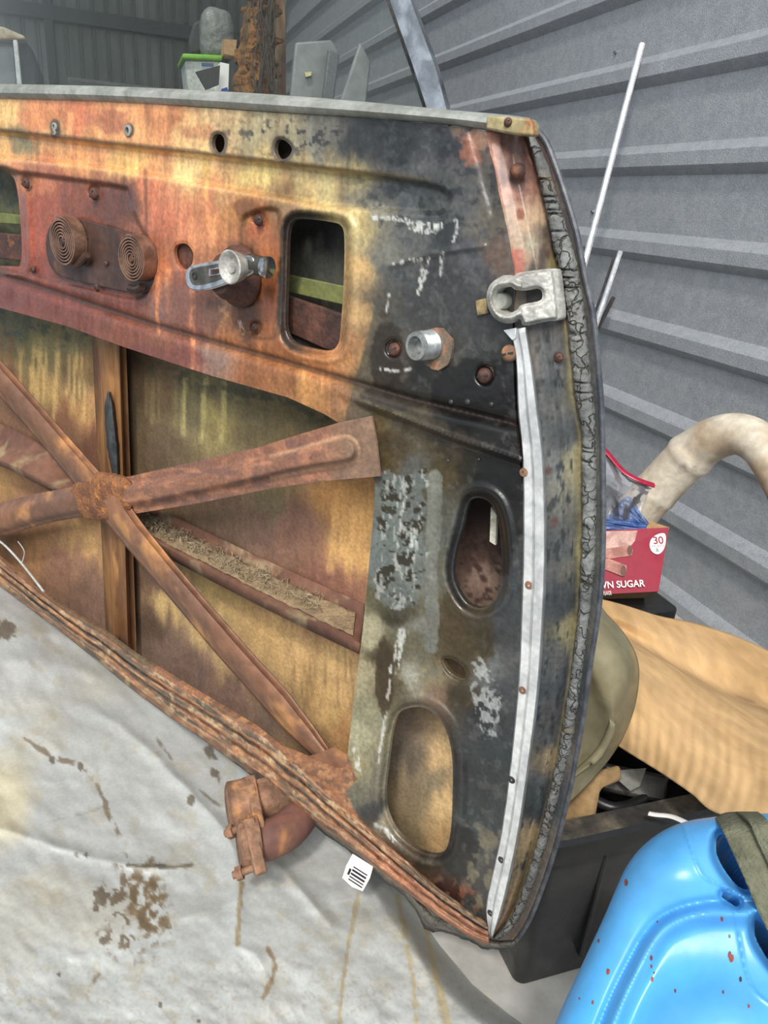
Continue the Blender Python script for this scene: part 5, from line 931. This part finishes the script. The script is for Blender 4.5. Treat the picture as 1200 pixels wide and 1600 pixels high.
# ---- olive strap across the can
def strap(name, ls, label): G = loft([Pj(np.array([p[0] for p in l], float), np.array([p[1] for p in l], float), np.array([p[2] for p in l], float)) for l in ls], 40, True, 10); return tag(mkgrid(name, G, m_strap, None, solid=.0022), label, 'strap', 'olive webbing straps')
strap('webbing_strap', [[(1116, 1279, -.022), (1128, 1296, .004), (1146, 1335, .008), (1164, 1375, .010), (1183, 1420, .010), (1206, 1470, .006), (1230, 1530, .004)], [(1132, 1270, -.022), (1150, 1292, .006), (1168, 1332, .011), (1190, 1372, .012), (1208, 1412, .012), (1230, 1465, .008), (1250, 1530, .004)], [(1156, 1268, -.024), (1176, 1290, .006), (1196, 1332, .012), (1215, 1370, .013), (1235, 1412, .013), (1256, 1465, .008), (1270, 1530, .004)]], 'olive green webbing strap running down over the blue can')
strap('webbing_strap', [[(1150, 1268, -.020), (1168, 1280, .010), (1182, 1312, .015), (1200, 1350, .016), (1220, 1400, .016)], [(1166, 1268, -.020), (1184, 1280, .012), (1198, 1308, .017), (1214, 1340, .018), (1234, 1390, .018)], [(1184, 1268, -.020), (1198, 1280, .012), (1212, 1306, .017), (1228, 1338, .018), (1250, 1390, .018)]], 'second olive strap layer folded on top at the right edge of the frame')

# ================================================================ BACKGROUND THROUGH THE GLASS
def py_(pts, yy): q = np.array(pts, float); return Py(q[:, 0], q[:, 1], np.full(len(q), yy))
# work bench that carries the background things
mb = MB(); obox(mb, (.42, 3.45, .56), (1.15, 0, 0), (0, .9, 0), (0, 0, 1.12)); tag(mb.build('storage_crate', m_beam, None, bevel=.01), 'large dark crate behind the door, carrying the stored things', 'crate')
def bprism(name, pts, yy, depth, mat, label=None, cat=None, parent=None, **k):
    A = py_(pts, yy); mb = MB(); prism(mb, A, A+np.array([0, depth, 0])); o = mb.build(name, mat, parent, **k)
    return tag(o, label, cat) if label else o
# white bin with green lid
c = py_([(317, 140)], 3.3)[0]; TB = thing('lidded_bin', (c[0], c[1]+.12, 1.12), 'white bin with a bright green lid, seen through the glass', 'bin')
bprism('bin_body', [(289, 92), (345, 94), (341, 160), (296, 160)], 3.2, .22, m_gw, parent=TB, bevel=.01); bprism('lid', [(285, 83), (348, 86), (348, 94), (285, 92)], 3.18, .26, m_green, parent=TB, bevel=.006)
bprism('label_sticker', [(315, 98), (334, 99), (333, 104), (315, 103)], 3.196, .002, M('blue_sticker', (80, 104, 150), rough=.6), parent=TB)
# grey plastic bag on the bin
c = Py(np.array(338.), np.array(57.), np.array(3.3)); rs = np.random.RandomState(4); V = []; F = []
n1, n2 = 26, 34
for i in range(n1):
    th_ = math.pi*i/(n1-1)
    for j in range(n2):
        ph = 2*math.pi*j/n2; x, y, z = [math.copysign(abs(v)**.6, v) for v in (math.sin(th_)*math.cos(ph), math.sin(th_)*math.sin(ph), math.cos(th_))]
        k_ = 1+.10*float(fbm(np.array([x*2+3]), np.array([z*2+y]), 6)[0]); V.append(c+np.array([x*.062, y*.06, z*.088])*k_)
tag(mk('plastic_bag', V, gridfaces(n1, n2, True), m_greybag), 'grey crumpled plastic bag on the green-lidded bin', 'bag')
bprism('paper_bag', [(303, 34), (318, 30), (316, 82), (298, 84), (296, 60)], 3.36, .06, m_beam, 'dark crumpled sack beside the grey plastic bag', 'bag', bevel=.01)
BX2 = thing('open_carton', tuple(py_([(355, 150)], 3.1)[0]), 'white and brown box standing on end right of the green-lidded bin', 'box')
bprism('carton_front', [(344, 97), (358, 100), (356, 160), (341, 158)], 3.08, .12, m_white, parent=BX2); bprism('carton_flap', [(351, 61), (370, 62), (368, 88), (350, 84)], 3.12, .10, m_kraft, parent=BX2); bprism('printed_mark', [(346, 139), (355, 136), (357, 143), (345, 144)], 3.078, .002, M('print_blue', (40, 80, 160), rough=.5), parent=BX2)
bprism('dark_folder', [(306, 112), (344, 102), (342, 132), (322, 140)], 3.0, .02, m_beam, 'dark flat folder leaning across the white bin', 'folder')
# rusty torn panel and weathered post
rs = np.random.RandomState(8); L0 = [(392, -40), (388, 0), (382, 25), (378, 45), (374, 70), (366, 88), (372, 105), (364, 125), (368, 165)]; L1 = [(432, -40), (430, 0), (431, 60), (430, 110), (428, 165)]
Lm = [(402, -40), (400, 0), (398, 30), (396, 60), (392, 90), (396, 120), (394, 165)]; Lm2 = [(416, -40), (414, 0), (412, 50), (410, 100), (408, 165)]
G = loft([py_(L0, 2.75), py_(Lm, 2.68), py_(Lm2, 2.72), py_(L1, 2.80)], 90, True, 24); s_ = np.arange(90)[:, None]; t_ = np.arange(24)[None, :]; G[..., 1] += .035*fbm(s_/6.+t_*0, t_/3.+s_*0, 2); G[..., 0] += .008*fbm(s_/4.+t_*0, t_/4.+s_*0, 9)
tag(mkgrid('rusted_panel', G, m_foam, None, solid=.03), 'tall ragged rust-brown panel standing behind the glass', 'panel')
mb = MB(); rs = np.random.RandomState(3)
for k in range(9):
    x0 = rs.uniform(398, 440); pts = [(x0+rs.uniform(-9, 9), y) for y in (-20, 20, 60, 100, 150)]; tube(mb, resample(cr(py_(pts, 2.60), 6), 24), .0016, 5)
tag(mb.build('wire_tangle', m_dark, None), 'loose thin wires hanging in front of the ragged rusty panel', 'wires', kind='stuff')
bprism('wooden_post', [(434, -40), (447, -40), (447, 170), (433, 170)], 2.9, .05, m_wood, 'narrow weathered wooden post beside the ragged rusty panel', 'post', bevel=.003)
bprism('dark_backing', [(405, -40), (436, -40), (436, 170), (405, 170)], 3.02, .02, m_beam, 'dark board behind the wooden post', 'board')
# grey sheets leaning beyond
bprism('grey_panel', [(462, 66), (518, 62), (530, 80), (512, 170), (452, 170)], 2.6, .03, m_panel, 'broad grey sheet metal panel leaning behind the glass', 'panel', bevel=.006)
bprism('grey_panel', [(514, 76), (531, 84), (520, 170), (502, 170)], 2.55, .02, M('darker_grey_sheet', (92, 96, 98), rough=.5), 'darker folded edge strip beside the broad grey panel', 'panel', bevel=.004)
bprism('grey_panel', [(563, 65), (580, 96), (572, 170), (528, 170), (548, 110)], 2.5, .02, m_panel, 'pointed pale grey panel nearest the window post', 'panel', bevel=.006)
bprism('foam_scrap', [(476, 113), (487, 112), (486, 118), (478, 120)], 2.585, .01, M('cream_foam', (206, 196, 150), rough=.9), 'small cream scrap stuck on the broad grey panel', 'scrap')
# far left: cabinet with a rusty top and a pale upright
CB = thing('old_appliance', tuple(py_([(10, 200)], 3.0)[0]), 'pale appliance with rusty top at the far left behind the glass', 'appliance')
bprism('body', [(-60, 60), (24, 62), (32, 170), (52, 560), (-20, 552), (-60, 170)], 3.0, .25, M('blue_grey_enamel', (96, 100, 104), (78, 82, 88), rough=.4, scale=6), parent=CB, bevel=.01)
bprism('rusty_top', [(-60, 30), (6, 42), (38, 56), (40, 62), (-60, 62)], 2.95, .30, M('rusty_white', (190, 182, 160), (130, 96, 60), rough=.6, scale=14), parent=CB, bevel=.006)
bprism('pale_upright', [(20, 62), (27, 62), (38, 170), (60, 560), (53, 560), (30, 170)], 2.94, .02, m_gw, parent=CB, bevel=.003)
bprism('dark_side', [(27, 62), (40, 60), (60, 110), (58, 170), (80, 540), (60, 545), (38, 170)], 3.02, .2, m_beam, parent=CB, bevel=.01)
